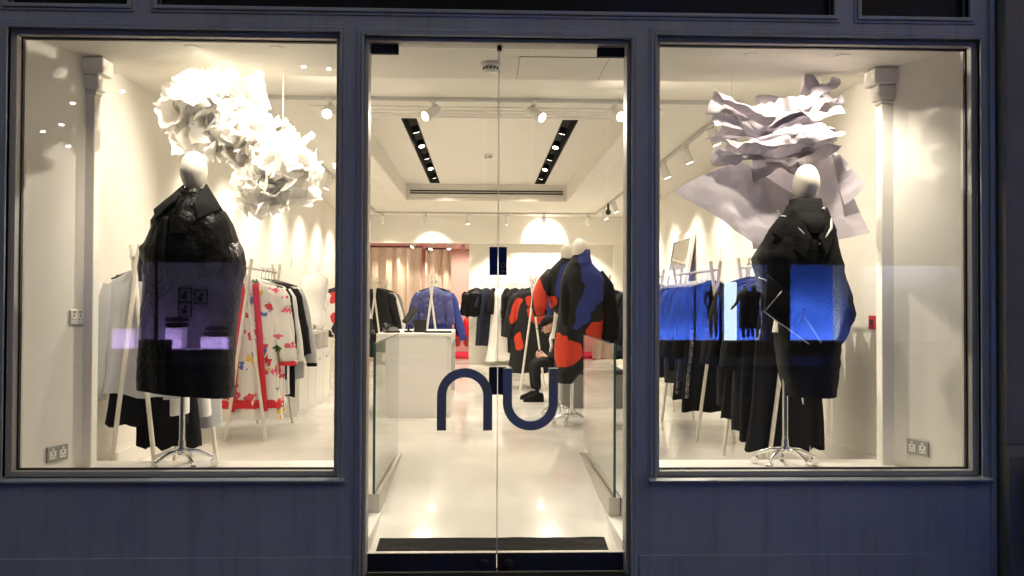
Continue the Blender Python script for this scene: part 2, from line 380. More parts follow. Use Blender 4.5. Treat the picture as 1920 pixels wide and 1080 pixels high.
# glass doors with their rails, fittings and letters
DC = .083
for side, (a, b) in enumerate(((DR[0]+.004, DC-.0025), (DC+.0025, DR[1]-.004))):
    d = O('door', MB().box(a, b, .094, .104, .10, 2.928), 'glass', shop)
    ex = b if side == 0 else a
    O('glass_edge', MB().box(ex-.0011, ex+.0011, .0935, .1045, .11, 2.927), 'plastic', d)
    O('bottom_rail', MB().box(a, b, .082, .116, .004, .104), 'blackmetal', d, bev=.003)
    O('rail_trim', MB().box(a, b, .080, .118, .1045, .1085), 'steel', d)
    px0, px1 = (a, a+.155) if side == 0 else (b-.155, b)
    O('patch_fitting', MB().box(px0, px1, .084, .114, 2.896, 2.948), 'blackmetal', d, bev=.003)
    kx = .013 if side == 0 else .147
    lk = O('lock', MB().lathe([(.0, 0), (.028, .0), (.030, .006), (.024, .014), (.010, .018), (0, .018)], 20), 'blackplastic', d)
    lk.location = (kx, .081, .045); lk.rotation_euler = (R(90), 0, 0)
    hx0, hx1 = (.034, .0795) if side == 0 else (.0865, .132)
    O('handle_plate', MB().box(hx0, hx1, .076, .093, .988, 1.143), 'blackplastic', d, bev=.004)
    pl = O('notice_plate', MB().box(hx0, hx1, .086, .0935, 1.657, 1.815), 'navyplate', d, bev=.002)
    # the logo's n and u, cut in relief
    def arch(cx, base, top, half, w, flip):
        ro, ri = half, half-w; yc = top-ro
        pts = [(cx-ro, base), (cx-ri, base)]
        inner = [(cx-ri*math.cos(t), yc+ri*math.sin(t)) for t in [math.pi*i/28 for i in range(29)]]
        outer = [(cx+ro*math.cos(t), yc+ro*math.sin(t)) for t in [math.pi*i/28 for i in range(29)]]
        poly = pts+inner+[(cx+ri, base), (cx+ro, base)]+outer
        if flip: poly = [(x, base+top-z) for x, z in poly]
        mb = MB(); n = len(poly); half_i = n//2
        vs0 = []
        ins = [(cx-ri, base)]+inner+[(cx+ri, base)]; outs = [(cx-ro, base)]+outer[::-1]+[(cx+ro, base)]
        if flip:
            ins = [(x, base+top-z) for x, z in ins]; outs = [(x, base+top-z) for x, z in outs]
        k = len(ins)
        for y in (.052, .0925):
            vs0 += [(x, y, z) for x, z in ins]+[(x, y, z) for x, z in outs]
        A = lambda l, s_, i: l*2*k+s_*k+i
        fs = []
        for i in range(k-1):
            fs += [(A(0,0,i), A(0,0,i+1), A(0,1,i+1), A(0,1,i)), (A(1,0,i), A(1,1,i), A(1,1,i+1), A(1,0,i+1)),
                   (A(0,0,i), A(1,0,i), A(1,0,i+1), A(0,0,i+1)), (A(0,1,i), A(0,1,i+1), A(1,1,i+1), A(1,1,i))]
        for i in (0, k-1): fs.append((A(0,0,i), A(0,1,i), A(1,1,i), A(1,0,i)))
        return mb.add(vs0, fs)
    lt = O('letter', arch(-.100 if side == 0 else .266, .792, 1.137, .1535, .0505, side == 1), 'slate', d)
    lt.data.materials.append(X['letterside'])
    for pgn in lt.data.polygons:
        if abs(pgn.normal.y) < .5: pgn.material_index = 1
    if side == 1:
        e = O('emblem', MB().grid(lambda u, v: (.112+math.cos(u*2*math.pi)*(.010+.003*v), .0858, 1.712+math.sin(u*2*math.pi)*(.010+.003*v)), 20, 1), 'slate', d)
        O('emblem_bar', MB().box(.101, .123, .0852, .0862, 1.682, 1.685), 'slate', d)
        O('emblem_bar', MB().box(.101, .123, .0852, .0862, 1.674, 1.677), 'slate', d)
O('door_stop', MB().box(.072, .098, .08, .118, 2.925, 2.951), 'blackmetal', shop, bev=.003)
O('door_header', MB().box(DR[0], DR[1], .086, .112, 2.9525, 2.966), 'steel', shop)

# neighbour to the right of the shop
pil = thing('stone_pilaster', 'grey painted stone pilaster at the right edge beside the shopfront', 'pilaster', (2.95, 0, -.03))
O('shaft', MB().box(-.066, .045, -.09, .16, .76, 5.4), 'stone', pil, bev=.008)
O('shaft_fillet', MB().box(.046, .16, -.05, .16, .76, 5.4), 'facade', pil, bev=.008)
O('base', MB().prism([(-.11, 0), (-.11, .70), (-.095, .74), (-.09, .76), (.16, .76), (.16, 0)], -.066, .20, 'x'), 'stone', pil)
nb = O('black_wall', MB().box(3.115, 10, .0, .16, -.03, 5.4), 'darkstone'); tag(nb, 'black painted wall beyond the stone pilaster on the right', 'wall')
bn = thing('litter_bin', 'black litter bin with rounded lid cut off by the right edge', 'bin', (3.20, -.32, -.03))
O('body', MB().lathe([(.0, 0), (.20, 0), (.215, .05), (.225, .62), (.215, .64), (0, .64)], 24), 'darkstone', bn, smooth='auto')
O('lid', MB().lathe([(.0, .64), (.22, .64), (.215, .70), (.17, .77), (.09, .81), (0, .82)], 24), 'blackplastic', bn, smooth='auto')

# ================================================================== the room
ZF = .25; ZC = 3.2; XL, XR = -2.72, 2.88
ramp_end = 3.1
struct('shop_floor', MB().plate(-2.95, 3.1, .17, 12.5, 0, ZF, [(-.745, .895, .165, ramp_end)]), 'floor')
def ramp_z(y):
    q = min(1, max(0, (y-.16)/(ramp_end-.16))); return ZF*(1-(1-q)**1.7)*1.0+(0 if q < 1 else 0)
struct('ramp', MB().grid(lambda u, v: (-.745+1.64*v, .162+(ramp_end-.162)*u, ramp_z(.162+(ramp_end-.162)*u)), 40, 2), 'floor', smooth=True)
for a, b, nm in ((-.745, -.66, 'left'), (.81, .895, 'right')):
    k = O('ramp_kerb', MB().box(a, b, .165, 2.46, -.02, .128), 'plinth', bev=.004)
    tag(k, f'low white kerb along the {nm} side of the entrance ramp', 'kerb')
struct('wall_left', MB().box(-2.95, XL, .61, 16.6, 0, 3.4), 'wall')
struct('wall_right', MB().box(XR, 3.1, .63, 16.6, 0, 3.4), 'wall')
struct('window_reveal_left', MB().prism([(-2.95, .16), (-2.60, .16), (-2.44, .60), (-2.95, .60)], .0, 3.0), 'wall')
struct('window_reveal_right', MB().prism([(3.1, .16), (2.80, .16), (2.58, .62), (3.1, .62)], .0, 3.0), 'wall')
def pilaster(x0, x1, sgn, lab):
    t = thing('wall_pilaster', lab, 'pilaster', (0, .6, ZF))
    O('shaft', MB().box(min(x0, x1), max(x0, x1), 0, .085, 0, 2.52), 'wall', t, bev=.006)
    for i, (pr, z0, z1) in enumerate(((.010, 2.522, 2.545), (.030, 2.547, 2.64), (.060, 2.642, 2.745))):
        xi = x1+sgn*pr
        O('capital_moulding', MB().box(min(x0, xi), max(x0, xi), -pr*.6, .085+pr*.6, z0, z1), 'wall', t, bev=.012)
pilaster(-2.95, -2.385, 1, 'cream wall pilaster with moulded capital behind the left window')
pilaster(3.1, 2.515, -1, 'cream wall pilaster with moulded capital behind the right window')
struct('front_ceiling', MB().plate(-2.95, 3.1, .16, 1.0, 3.0, 3.4, []), 'ceil')
CX0, CX1, CY0, CY1, CZ = -1.26, 1.36, 2.95, 9.25, 3.42
struct('ceiling', MB().plate(-2.95, 3.1, 1.0, 12.6, ZC, 3.30, [(CX0-.045, CX1+.045, CY0-.045, CY1+.045)]), 'ceil')
SL = [(-.864, -.709), (.83, .99)]; SY = (3.86, 9.11)
cof = struct('coffer', MB().plate(CX0-.1, CX1+.1, CY0-.1, CY1+.1, CZ, CZ+.06, [(a, b, *SY) for a, b in SL]), 'ceil', label='recessed ceiling panel above the shop floor')
O('coffer_side', MB().plate(CX0-.04, CX1+.04, CY0-.04, CY1+.04, ZC+.002, CZ-.001, [(CX0, CX1, CY0, CY1)]), 'ceil', cof)
for i, (w, z) in enumerate(((.05, .055), (.10, .040), (.17, .026), (.25, .012))):
    w0 = (0, .05, .10, .17)[i]
    O('cornice', MB().plate(CX0-w, CX1+w, CY0-w, CY1+w, ZC-z, ZC+.001, [(CX0-w0, CX1+w0, CY0-w0, CY1+w0)]), 'cornice', cof, bev=.010)
for z in (3.262, 3.302):
    O('vent_slot', MB().box(CX0+.06, CX1-.06, CY1-.012, CY1+.02, z, z+.020), 'gasket', cof)
struct('back_wall', MB().box(-.285, 3.1, 12.5, 12.65, 0, 3.2), 'wall')
struct('beam', MB().box(-2.95, 3.1, 12.22, 12.5, 2.66, 3.21).box(2.62, 3.1, 12.3, 12.5, .2, 2.66), 'wall')
sk = [('wall_left', MB().box(XL, XL+.022, .69, 12.5, ZF, ZF+.13)), ('wall_right', MB().box(XR-.022, XR, .69, 12.3, ZF, ZF+.13)), ('back_wall', MB().box(-.285, 2.62, 12.48, 12.5, ZF, ZF+.13))]
for p_, mb in sk: O('skirting', mb, 'cornice', bpy.data.objects[p_], bev=.004)
# changing room beyond the opening
struct('back_room_floor', MB().box(-2.95, .6, 12.5, 16.6, 0, ZF-.004), 'floor')
struct('carpet', MB().box(-2.72, .05, 14.0, 16.5, ZF-.004, ZF+.008), 'carpet')
struct('back_room_wall', MB().box(-2.95, .6, 16.5, 16.65, 0, 3.2).box(.06, .6, 12.65, 16.5, 0, 3.2), 'pinkwall')
struct('back_room_ceiling', MB().box(-2.95, .6, 12.5, 16.6, 2.80, 2.9), 'ceil')

# display platforms behind the windows
for a, b, nm in ((-2.435, -.86, 'left'), (.99, 2.56, 'right')):
    sl = -.06 if nm == 'left' else .08
    poly = [(a+(sl if nm == 'left' else 0), .175), (b+(sl if nm == 'right' else 0), .175), (b, .80), (a, .80)]
    k = O('display_platform', MB().prism(poly, ZF, .49), 'plinth', bev=.004); tag(k, f'white display platform inside the {nm} window', 'platform')

# balustrades beside the ramp
for xc, y0, nm in ((-.7075, .92, 'left'), (.8525, .80, 'right')):
    t = thing('glass_balustrade', f'glass balustrade in a steel channel on the {nm} of the entrance ramp', 'balustrade', (xc, y0, .13))
    L_ = 2.46-y0
    O('channel', MB().prism([(-.037, 0), (.037, 0), (.037, .118), (.0095, .118), (.0095, .07), (-.0095, .07), (-.0095, .118), (-.037, .118)], .0, L_, 'y'), 'steel', t)
    O('end_cap', MB().box(-.0365, .0365, -.0045, -.0005, 0.0005, .1175), 'steel', t)
    g = O('glass_pane', MB().box(-.0075, .0075, .006, L_-.01, .072, 1.10), 'bglass', t)
    O('glass_edge', MB().box(-.008, .008, -.006, .006, .118, 1.101), 'gedge', g)
    O('glass_edge', MB().box(-.008, .008, .006, L_-.01, 1.1005, 1.103), 'gedge', g)

# door mat
k = O('door_mat', MB().grid(lambda u, v: (-.622+1.372*u, .34+.20*v+.006*noise.noise(Vector((u*14, v*3, 0))), ramp_z(.34+.20*v)+.014+.004*noise.noise(Vector((u*9, v*4, 3)))), 60, 14), 'mat')
k.modifiers.new('thick', 'SOLIDIFY').thickness = .012
tag(k, 'black coir mat just inside the glass doors', 'doormat')

# ================================================================== lamps
def aim(o, d):
    o.rotation_euler = Vector(d).to_track_quat('-Z', 'Y').to_euler()
def track_spot(pos, target, label, power=1.0, cone=70, blend=.5, group='track spotlights', ztop=3.168, nolight=False):
    t = thing('track_spotlight', label, 'spotlight', (pos[0], pos[1], ztop), group=group)
    O('adapter', MB().box(-.02, .02, -.05, .05, -.022, 0), 'headwhite', t, bev=.003)
    O('arm', MB().tube([(0, 0, -.02), (0, 0, -.075)], .009, 8), 'headwhite', t)
    pv = Vector((0, 0, -.085)); d = (Vector(target)-(Vector((pos[0], pos[1], ztop))+pv)).normalized()
    h = O('head', MB().tube([-d*.055+pv, -d*.05+pv, d*.095+pv, d*.105+pv], [.036, .044, .044, .041], 18), 'headwhite', t, smooth='auto')
    O('lens', MB().tube([d*.1055+pv, d*.1075+pv], [.036, .036], 16), 'lens', h)
    if not nolight:
        li = bpy.data.lights.new('spot', 'SPOT'); li.energy = power*SPOT*100; li.color = LAMP; li.spot_size = R(cone); li.spot_blend = blend; li.shadow_soft_size = .035
        lo = bpy.data.objects.new('spot', li); COL.objects.link(lo); lo.parent = t; lo.location = pv+d*.125; aim(lo, d)
    return t
def track(p0, p1, label):
    p0, p1 = Vector(p0), Vector(p1); d = (p1-p0); L_ = d.length
    t = thing('lighting_track', label, 'track', (*p0.xy, 3.17), math.atan2(d.y, d.x))
    O('channel', MB().prism([(-.018, 0), (-.004, 0), (-.004, .012), (.004, .012), (.004, 0), (.018, 0), (.018, .0295), (-.018, .0295)], 0, L_, 'x'), 'track', t)
    O('groove', MB().box(0, L_, -.004, .004, .009, .0115), 'trackdark', t)
track((-2.03, 2.38), (2.14, 2.38), 'front lighting track running across the ceiling')
track((-2.03, 2.42), (-2.03, 11.5), 'lighting track along the left side of the ceiling')
track((2.14, 2.42), (2.14, 11.5), 'lighting track along the right side of the ceiling')
track((-2.03, 11.52), (2.14, 11.52), 'rear lighting track in front of the beam')
fs = [(-1.86, (-1.70, .75, 2.55), 1.7, 34, 'hidden behind the white paper cloud'), (-1.28, (-1.30, .75, 2.2), 1.7, 34, 'just right of the white paper cloud'),
      (-.42, (-2.45, .45, 1.4), 1.15, 100, 'left of the door seam'), (.415, (2.5, .45, 1.4), .95, 100, 'right of the door seam'),
      (1.09, (1.9, .6, 2.2), .65, 60, 'beside the right door edge'), (1.95, (2.0, .4, 1.2), 1.0, 65, 'hidden behind the grey paper')]
for x, tg, pw, cn, w in fs:
    track_spot((x, 2.38), tg, f'white spotlight on the front track, {w}', pw, cn)
ly = [3.2, 4.25, 5.34, 6.6, 7.9, 9.2, 10.4]
od = ['first', 'second', 'third', 'fourth', 'fifth', 'sixth', 'last']
for i, y in enumerate(ly):
    track_spot((-2.03, y), (-2.72, y+.25, 1.55), f'white wall washing spotlight on the left track, {od[i]} from the front', .44, 105, 1.0)
    track_spot((2.14, y), (2.88, y+.25, 1.45), f'white wall washing spotlight on the right track, {od[i]} from the front', .56, 95, 1.0)
for i, (x, tg, pw) in enumerate(((-1.92, (-1.8, 12.2, 2.0), .2), (-1.1, (-1.0, 12.2, 2.4), .25), (-.3, (-.3, 11.9, 1.0), .6), (.44, (.3, 12.5, .9), .9), (1.15, (1.2, 12.3, 2.75), .8), (2.0, (1.9, 12.5, 1.2), .8))):
    track_spot((x, 11.52), tg, f'white spotlight on the rear track, {["leftmost","second from left","third from left","fourth from left","fifth from left and lighting the beam","rightmost"][i]}', pw, 75)
for i, (x, y, tg, pw) in enumerate(((-1.42, 13.0, (-2.0, 12.9, 1.8), .25), (-1.1, 13.6, (-1.6, 13.2, 1.0), .25), (-.72, 13.4, (-.9, 13.2, .5), .4), (-.45, 14.4, (-.5, 16.2, 1.2), 1.5))):
    track_spot((x, y), tg, f'white spotlight in the pink back room, {["by the curtain rail","before the curtain","near the opening edge","deepest in the room"][i]}', pw, 90, ztop=2.80)
for i, (a, b) in enumerate(SL):
    nm = 'left' if i == 0 else 'right'
    t = thing('recessed_light_slot', f'black recessed lighting slot in the {nm} half of the coffered ceiling', 'light fitting', ((a+b)/2, SY[0], CZ))
    w = (b-a)/2; L_ = SY[1]-SY[0]
    O('trough', MB().plate(-w-.006, w+.006, -.006, L_+.006, .001, .14, [(-w+.004, w-.004, .004, L_-.004)]).box(-w, w, 0, L_, .135, .14), 'gasket', t)
    O('trim', MB().plate(-w-.004, w+.004, -.004, L_+.004, -.003, .001, [(-w+.006, w-.006, .006, L_-.006)]), 'blackmetal', t)
    for j in range(6):
        y = .35+j*(L_-.7)/5
        d = Vector((.25 if i == 0 else -.25, -.35 if j % 2 == 0 else .3, -1)).normalized(); pv = Vector((0, y, .06))
        h = O('lamp_head', MB().tube([pv-d*.05, pv+d*.03], [.045, .048], 14), 'blackmetal', t, smooth='auto')
        O('lens', MB().tube([pv+d*.0305, pv+d*.033], [.036, .036], 14), 'lensdim', h)
        li = bpy.data.lights.new('downlight', 'SPOT'); li.energy = 52*SPOT; li.color = LAMP; li.spot_size = R(95); li.spot_blend = .7; li.shadow_soft_size = .04
        lo = bpy.data.objects.new('downlight', li); COL.objects.link(lo); lo.parent = t; lo.location = pv+d*.05; aim(lo, d)
# small recessed downlights of the front ceiling
for i, (x, yy, en, tgt) in enumerate(((-1.72, .36, 36, (.06, .9, -1)), (-1.22, .36, 38, (-.05, .7, -1)), (.08, .85, 30, (0, .1, -1)), (1.60, .36, 15, (.05, .45, -1)), (2.16, .36, 42, (-.05, .3, -1)))):
    t = thing('recessed_downlight', f'small round recessed downlight in the front ceiling, {["leftmost","second from left","above the doors","second from right","rightmost"][i]}', 'downlight', (x, yy, 3.0))
    O('bezel', MB().lathe([(.030, -.004), (.042, -.004), (.044, .0), (.030, .0)], 20), 'headwhite', t)
    O('lens', MB().lathe([(0, -.0015), (.029, -.0015), (.029, .001), (0, .001)], 16), 'lensdim', t)
    li = bpy.data.lights.new('downlight', 'SPOT'); li.energy = en*SPOT; li.color = LAMP; li.spot_size = R(128); li.spot_blend = 1.0; li.shadow_soft_size = .03
    lo = bpy.data.objects.new('downlight', li); COL.objects.link(lo); lo.parent = t; lo.location = (0, 0, -.03); aim(lo, tgt)

# ================================================================== cloth helpers
def loft(rows, n=36, fold=0.0, fk=5, seed=0, p=.8, tilt=0.0, wrk=0.0, wsc=6.0, hemwave=0.0, wz=-9):
    """rows: (z, x_left, x_right, half_depth[, y_centre]) from top to bottom; soft folds grow downwards"""
    rnd = random.Random(seed); ph = [rnd.uniform(0, 6.28) for _ in range(4)]
    # densify
    R_ = []
    for i in range(len(rows)-1):
        a, b = rows[i], rows[i+1]; k = max(1, int(abs(a[0]-b[0])/.035))
        for j in range(k):
            t = j/k; R_.append([a[q]+(b[q]-a[q])*t for q in range(4)]+[(a[4] if len(a) > 4 else 0)*(1-t)+(b[4] if len(b) > 4 else 0)*t])
    b = rows[-1]; R_.append(list(b[:4])+[b[4] if len(b) > 4 else 0])
    z0, z1 = R_[0][0], R_[-1][0]; vs = []
    for (z, xl, xr, hd, yc) in R_:
        cx, hw = (xl+xr)/2, (xr-xl)/2; t = (z0-z)/max(1e-6, z0-z1)
        for j in range(n):
            a = 2*math.pi*j/n; c, s_ = math.cos(a), math.sin(a)
            x = cx+hw*math.copysign(abs(c)**p, c); y = yc+hd*math.copysign(abs(s_)**p, s_)
            q = (x-cx)/max(hw, .01)
            y += fold*t*(.6*math.sin(fk*q*1.6+ph[0]+t*1.3)+.4*math.sin(fk*q*2.9+ph[1]-t*2))*(1 if s_ <= 0 else .8)
            x += fold*.5*t*math.sin(7*t+ph[2])*abs(c)
            zz = z+tilt*(x-cx)*t+hemwave*t*t*math.sin(fk*q*1.3+ph[3]+(0 if s_ < 0 else 1.5))
            if wrk:
                d = wrk*(1 if z > wz else .3)*(abs(noise.noise(Vector((x*wsc*.7+zz*wsc*.8+seed, y*wsc, zz*wsc*1.7))))*2-.5)
                x += c*d; y += s_*d
            vs.append((x, y, zz))
    k = len(R_)
    fs = [(i*n+j, i*n+(j+1) % n, (i+1)*n+(j+1) % n, (i+1)*n+j) for i in range(k-1) for j in range(n)]
    fs.append(tuple(range(n)))
    mb = MB(); mb.add(vs, fs); return mb

def hanger_mb(w=.2, drop=.06):
    mb = MB()
    hook = [(.0, 0, -.10), (0, 0, -.055), (.004, 0, -.035)]+[(.022*math.cos(t), 0, -.008+.022*math.sin(t)) for t in [(-.9+i*.52) for i in range(8)]]
    mb.tube(hook, .0022, 6)
    mb.tube([(-w, 0, -.10-drop), (-w*.5, 0, -.10-drop*.45), (0, 0, -.098), (w*.5, 0, -.10-drop*.45), (w, 0, -.10-drop)], [.006, .009, .010, .009, .006], 8)
    return mb
HB = {}
def hanger(parent, col, w=.2):
    key = (col, w)
    if key not in HB: o = O('hanger', hanger_mb(w), col, parent, smooth=True); HB[key] = o
    else:
        o = HB[key].copy(); COL.objects.link(o); o.parent = parent
    return o

def top(name, label, cat, at, rz, mat, L=.7, sh=.21, hem=.24, th=.055, sleeve=.55, sr=.075, spread=.10, seed=0, fold=.02, hang='blackplastic', group=None, cuff=None, yb=None, wrk=.0, flare=0, smat=None, hemwave=.01, tilt=0):
    t = thing(name, label, cat, at, rz, group)
    L0 = -.115
    rows = [(L0+.01, -.055, .055, .03), (L0-.012, -.085, .085, .04), (L0-.055, -sh*.86, sh*.86, th*.75), (L0-.085, -sh, sh, th*.95), (L0-.14, -sh*1.03, sh*1.03, th), (L0-.24, -sh*1.0, sh*1.0, th),
            (L0-L*.6, -(sh+hem)/2, (sh+hem)/2, th), (L0-L, -hem, hem, th*(1+flare))]
    O('body', loft(rows, 34, fold, 4+seed % 3, seed, wrk=wrk, hemwave=hemwave, tilt=tilt), mat, t, smooth=True)
    if sleeve:
        for s_ in (-1, 1):
            rnd = random.Random(seed*7+s_); dx = spread*rnd.uniform(.8, 1.2)
            pts = []; rad = []
            for i in range(9):
                q = i/8; pts.append((s_*(sh*.88+dx*(q**.8)), rnd.uniform(-.006, .006)-.01*q, L0-.085-sleeve*q)); rad.append(sr*(1-.32*q)*(.72 if i == 0 else 1)*(1+.10*rnd.uniform(-1, 1)))
            sl = O('sleeve', MB().tube(pts, rad, 14, True, .62), smat or mat, t, smooth=True)
            if cuff: O('cuff', MB().tube([pts[-1], (pts[-1][0], pts[-1][1], pts[-1][2]-.035)], [rad[-1]*1.06, rad[-1]*1.04], 14, True, .66), cuff, sl, smooth=True)
    hanger(t, hang, round(sh*.92, 3))
    return t
def trousers(name, label, at, rz, mat, L=.95, w=.19, th=.05, seed=0, group=None, flare=1.0):
    t = thing(name, label, 'trousers', at, rz, group)
    O('waist', loft([(-.13, -w, w, th), (-.24, -w*1.05, w*1.05, th*1.1), (-.38, -w*1.08, w*1.08, th*1.1)], 30, .006, 4, seed), mat, t, smooth=True)
    for s_ in (-1, 1):
        a, b = sorted((s_*.004, s_*w*1.07)); c, d = sorted((s_*w*.08, s_*w*1.12*flare))
        O('trouser_leg', loft([(-.36, a, b, th*1.08), (-.7, a, b, th), (-L, c, d, th*flare)], 26, .018, 4, seed+s_, hemwave=.012), mat, t, smooth=True)
    hanger(t, 'blackplastic', .19)
    return t
def skirt(name, label, at, rz, mat, L=.7, w=.15, hem=.3, th=.06, seed=0, group=None, cat='skirt', fold=.035):
    t = thing(name, label, cat, at, rz, group)
    O('body', loft([(-.13, -w, w, .03), (-.17, -w*1.02, w*1.02, .04), (-.13-L*.5, -(w+hem)/2, (w+hem)/2, th), (-.13-L, -hem, hem, th*1.2)], 44, fold, 7, seed, hemwave=.02), mat, t, smooth=True)
    O('waistband', loft([(-.122, -w*1.02, w*1.02, .035), (-.165, -w*1.03, w*1.03, .044)], 30), mat, t, smooth=True)
    hanger(t, 'blackplastic', .19)
    return t

RAILH = 1.55
def rack(p0, p1, label, spread=.175, h=1.63):
    p0, p1 = Vector(p0), Vector(p1); c = (p0+p1)/2; d = p1-p0; L_ = d.length; ang = math.atan2(d.y, d.x)-math.pi/2
    t = thing('clothes_rack', label, 'clothes rack', (c.x, c.y, ZF), ang, 'white wooden A-frame clothes racks')
    for e in (-L_/2, L_/2):
        for s_ in (-1, 1):
            O('leg', MB().tube([(s_*spread, e+s_*.014, 0), (-s_*.042, e+s_*.014, h)], [.0155, .0155], 12), 'wood', t, smooth='auto')
    O('rail', MB().tube([(.0, -L_/2-.05, RAILH), (.0, L_/2+.05, RAILH)], .0115, 12), 'rail', t, smooth='auto')
    return c, d.normalized(), L_, ang
def on(rk, s_):
    c, d, L_, ang = rk; p = c+d*(s_*L_/2); return (p.x, p.y, ZF+RAILH+.012), ang

# ================================================================== racks and garments
# near left rack
r1 = rack((-2.34, 1.12), (-2.16, 1.82), 'white A-frame rack nearest the left window, behind the black coat')
G1 = 'garments on the near left rack'
def P(rk, s_, dr=0.0):
    p, a = on(rk, s_); return dict(at=p, rz=a+dr)
top('white_blouse', 'sheer white blouse with full sleeves at the front of the near left rack', 'blouse', mat='offwhite', L=.84, sh=.18, hem=.23, th=.06, sleeve=.78, sr=.085, spread=.08, seed=3, fold=.03, group=G1, at=(-2.375, 1.23, ZF+RAILH+.012), rz=.05, tilt=-.1)
trousers('wide_trousers', 'wide black trousers with ragged hems hanging below the white blouse', mat='black', L=1.17, w=.22, seed=5, group=G1, flare=1.15, at=(-2.33, 1.33, ZF+RAILH+.012), rz=.05)
top('long_white_shirt', 'long white shirt hanging second on the near left rack', 'shirt', mat='white', L=.98, sh=.21, hem=.25, sleeve=.6, seed=6, group=G1, **P(r1, -.25, -.08))
skirt('black_dress', 'long black dress in the middle of the near left rack', mat='black', L=1.22, w=.18, hem=.24, seed=8, group=G1, cat='dress', **P(r1, .05, .04))
top('white_tunic', 'white tunic with a dipping hem near the back of the near left rack', 'tunic', mat='white', L=1.08, sh=.2, hem=.27, sleeve=.55, seed=9, group=G1, **P(r1, .4, -.05), tilt=.25)
top('white_smock', 'white smock last on the near left rack', 'smock', mat='offwhite', L=1.12, sh=.2, hem=.28, sleeve=.5, seed=10, group=G1, **P(r1, .72, .06))
# second left rack
r2 = rack((-2.11, 3.0), (-2.13, 4.16), 'white A-frame rack with the flower printed dresses, left of the store')
G2 = 'garments on the second left rack'
def dress(label, seed, mat, trim, **k):
    t = top('printed_dress', label, 'dress', mat=mat, L=1.2+.03*(seed % 3), sh=.21, hem=.30, th=.06, sleeve=.66, sr=.095, spread=.14, seed=seed, fold=.035, group=G2, cuff=trim, hang='plastic', **k)
    # long bands down the open front
    for s_ in (-1, 1):
        fb = O('front_band', MB().grid(lambda u, v: (s_*(.025+.055*v+.09*u), -.074-.02*u+.012*math.sin(9*u+seed), -.15-1.15*u), 26, 2), trim, t, smooth=True)
        fb.modifiers.new('thick', 'SOLIDIFY').thickness = .006
    O('hem_band', loft([(-1.20, -.27, .27, .078), (-1.275, -.285, .285, .082)], 40, .03, 6, seed), trim, t, smooth=True)
    return t
dress('white flower printed dress with red bands, front of the second left rack', 11, 'flower', 'red', **P(r2, -.80, .15))
dress('second flower printed dress with red front bands, behind the first one', 12, 'flower', 'red', **P(r2, -.62, .05))
dress('third flower printed dress with coloured spots and white trim', 13, 'flower', 'white', **P(r2, -.36, -.05))
top('navy_coat', 'dark navy coat right behind the flower printed dresses', 'coat', mat='navy', L=.95, sh=.23, hem=.26, th=.06, sleeve=.62, seed=14, group=G2, **P(r2, -.08))
top('long_shirt', 'long white shirt between the navy coat and the black coat', 'shirt', mat='white', L=1.1, sh=.22, hem=.25, sleeve=.7, spread=.13, seed=15, group=G2, **P(r2, .18, .05))
top('black_coat', 'long black coat between white shirts on the second left rack', 'coat', mat='black', L=1.14, sh=.235, hem=.27, sleeve=.66, spread=.14, seed=16, group=G2, **P(r2, .42))
top('black_cardigan', 'short black cardigan near the back of the second left rack', 'cardigan', mat='black2', L=.84, sh=.24, hem=.25, sleeve=.64, spread=.15, seed=17, group=G2, **P(r2, .62, -.04))
top('pale_coat', 'pale grey coat with black cuffs last on the second left rack', 'coat', mat='offwhite', L=.98, sh=.25, hem=.30, sleeve=.74, sr=.08, spread=.2, seed=18, group=G2, cuff='black', **P(r2, .86, .05))
# third left rack, half hidden by the pier
r3 = rack((-1.93, 7.0), (-1.95, 8.1), 'white A-frame rack with patterned knitwear beyond the white cabinet')
G3 = 'garments on the third left rack'
top('patterned_jumper', 'black white and red patterned jumper beyond the white cabinet', 'jumper', mat='knit', L=.66, sh=.24, hem=.27, th=.07, sleeve=.55, sr=.085, spread=.14, seed=21, group=G3, **P(r3, -.72))
top('striped_jumper', 'second patterned jumper behind the black white and red one', 'jumper', mat='knit', L=.7, sh=.24, hem=.27, th=.07, sleeve=.58, sr=.085, spread=.15, seed=22, group=G3, **P(r3, -.45))
top('white_jacket', 'white jacket at the back of the third left rack', 'jacket', mat='white', L=.72, sh=.23, hem=.26, th=.07, sleeve=.58, seed=23, group=G3, **P(r3, .2))
# rack behind the counter with the tie dye jacket
r4 = rack((-.72, 7.2), (-.68, 8.2), 'white A-frame rack behind the counter holding the blue jackets', spread=.17)
G4 = 'garments behind the counter'
top('tie_dye_jacket', 'mottled indigo blue puffy jacket behind the counter', 'jacket', mat='denim', L=.50, sh=.19, hem=.19, th=.11, sleeve=.44, sr=.095, spread=.10, seed=31, fold=.01, wrk=.012, group=G4, hemwave=0, **P(r4, -.62))
top('cobalt_coat', 'cobalt blue coat showing to the right of the mottled jacket', 'coat', mat='cobalt', L=.8, sh=.24, hem=.28, th=.06, sleeve=.66, spread=.2, seed=32, group=G4, **P(r4, -.25))
top('black_jacket', 'black jacket at the back of the rack behind the counter', 'jacket', mat='black', L=.74, sh=.25, hem=.26, th=.06, sleeve=.6, spread=.16, seed=33, group=G4, **P(r4, .1))
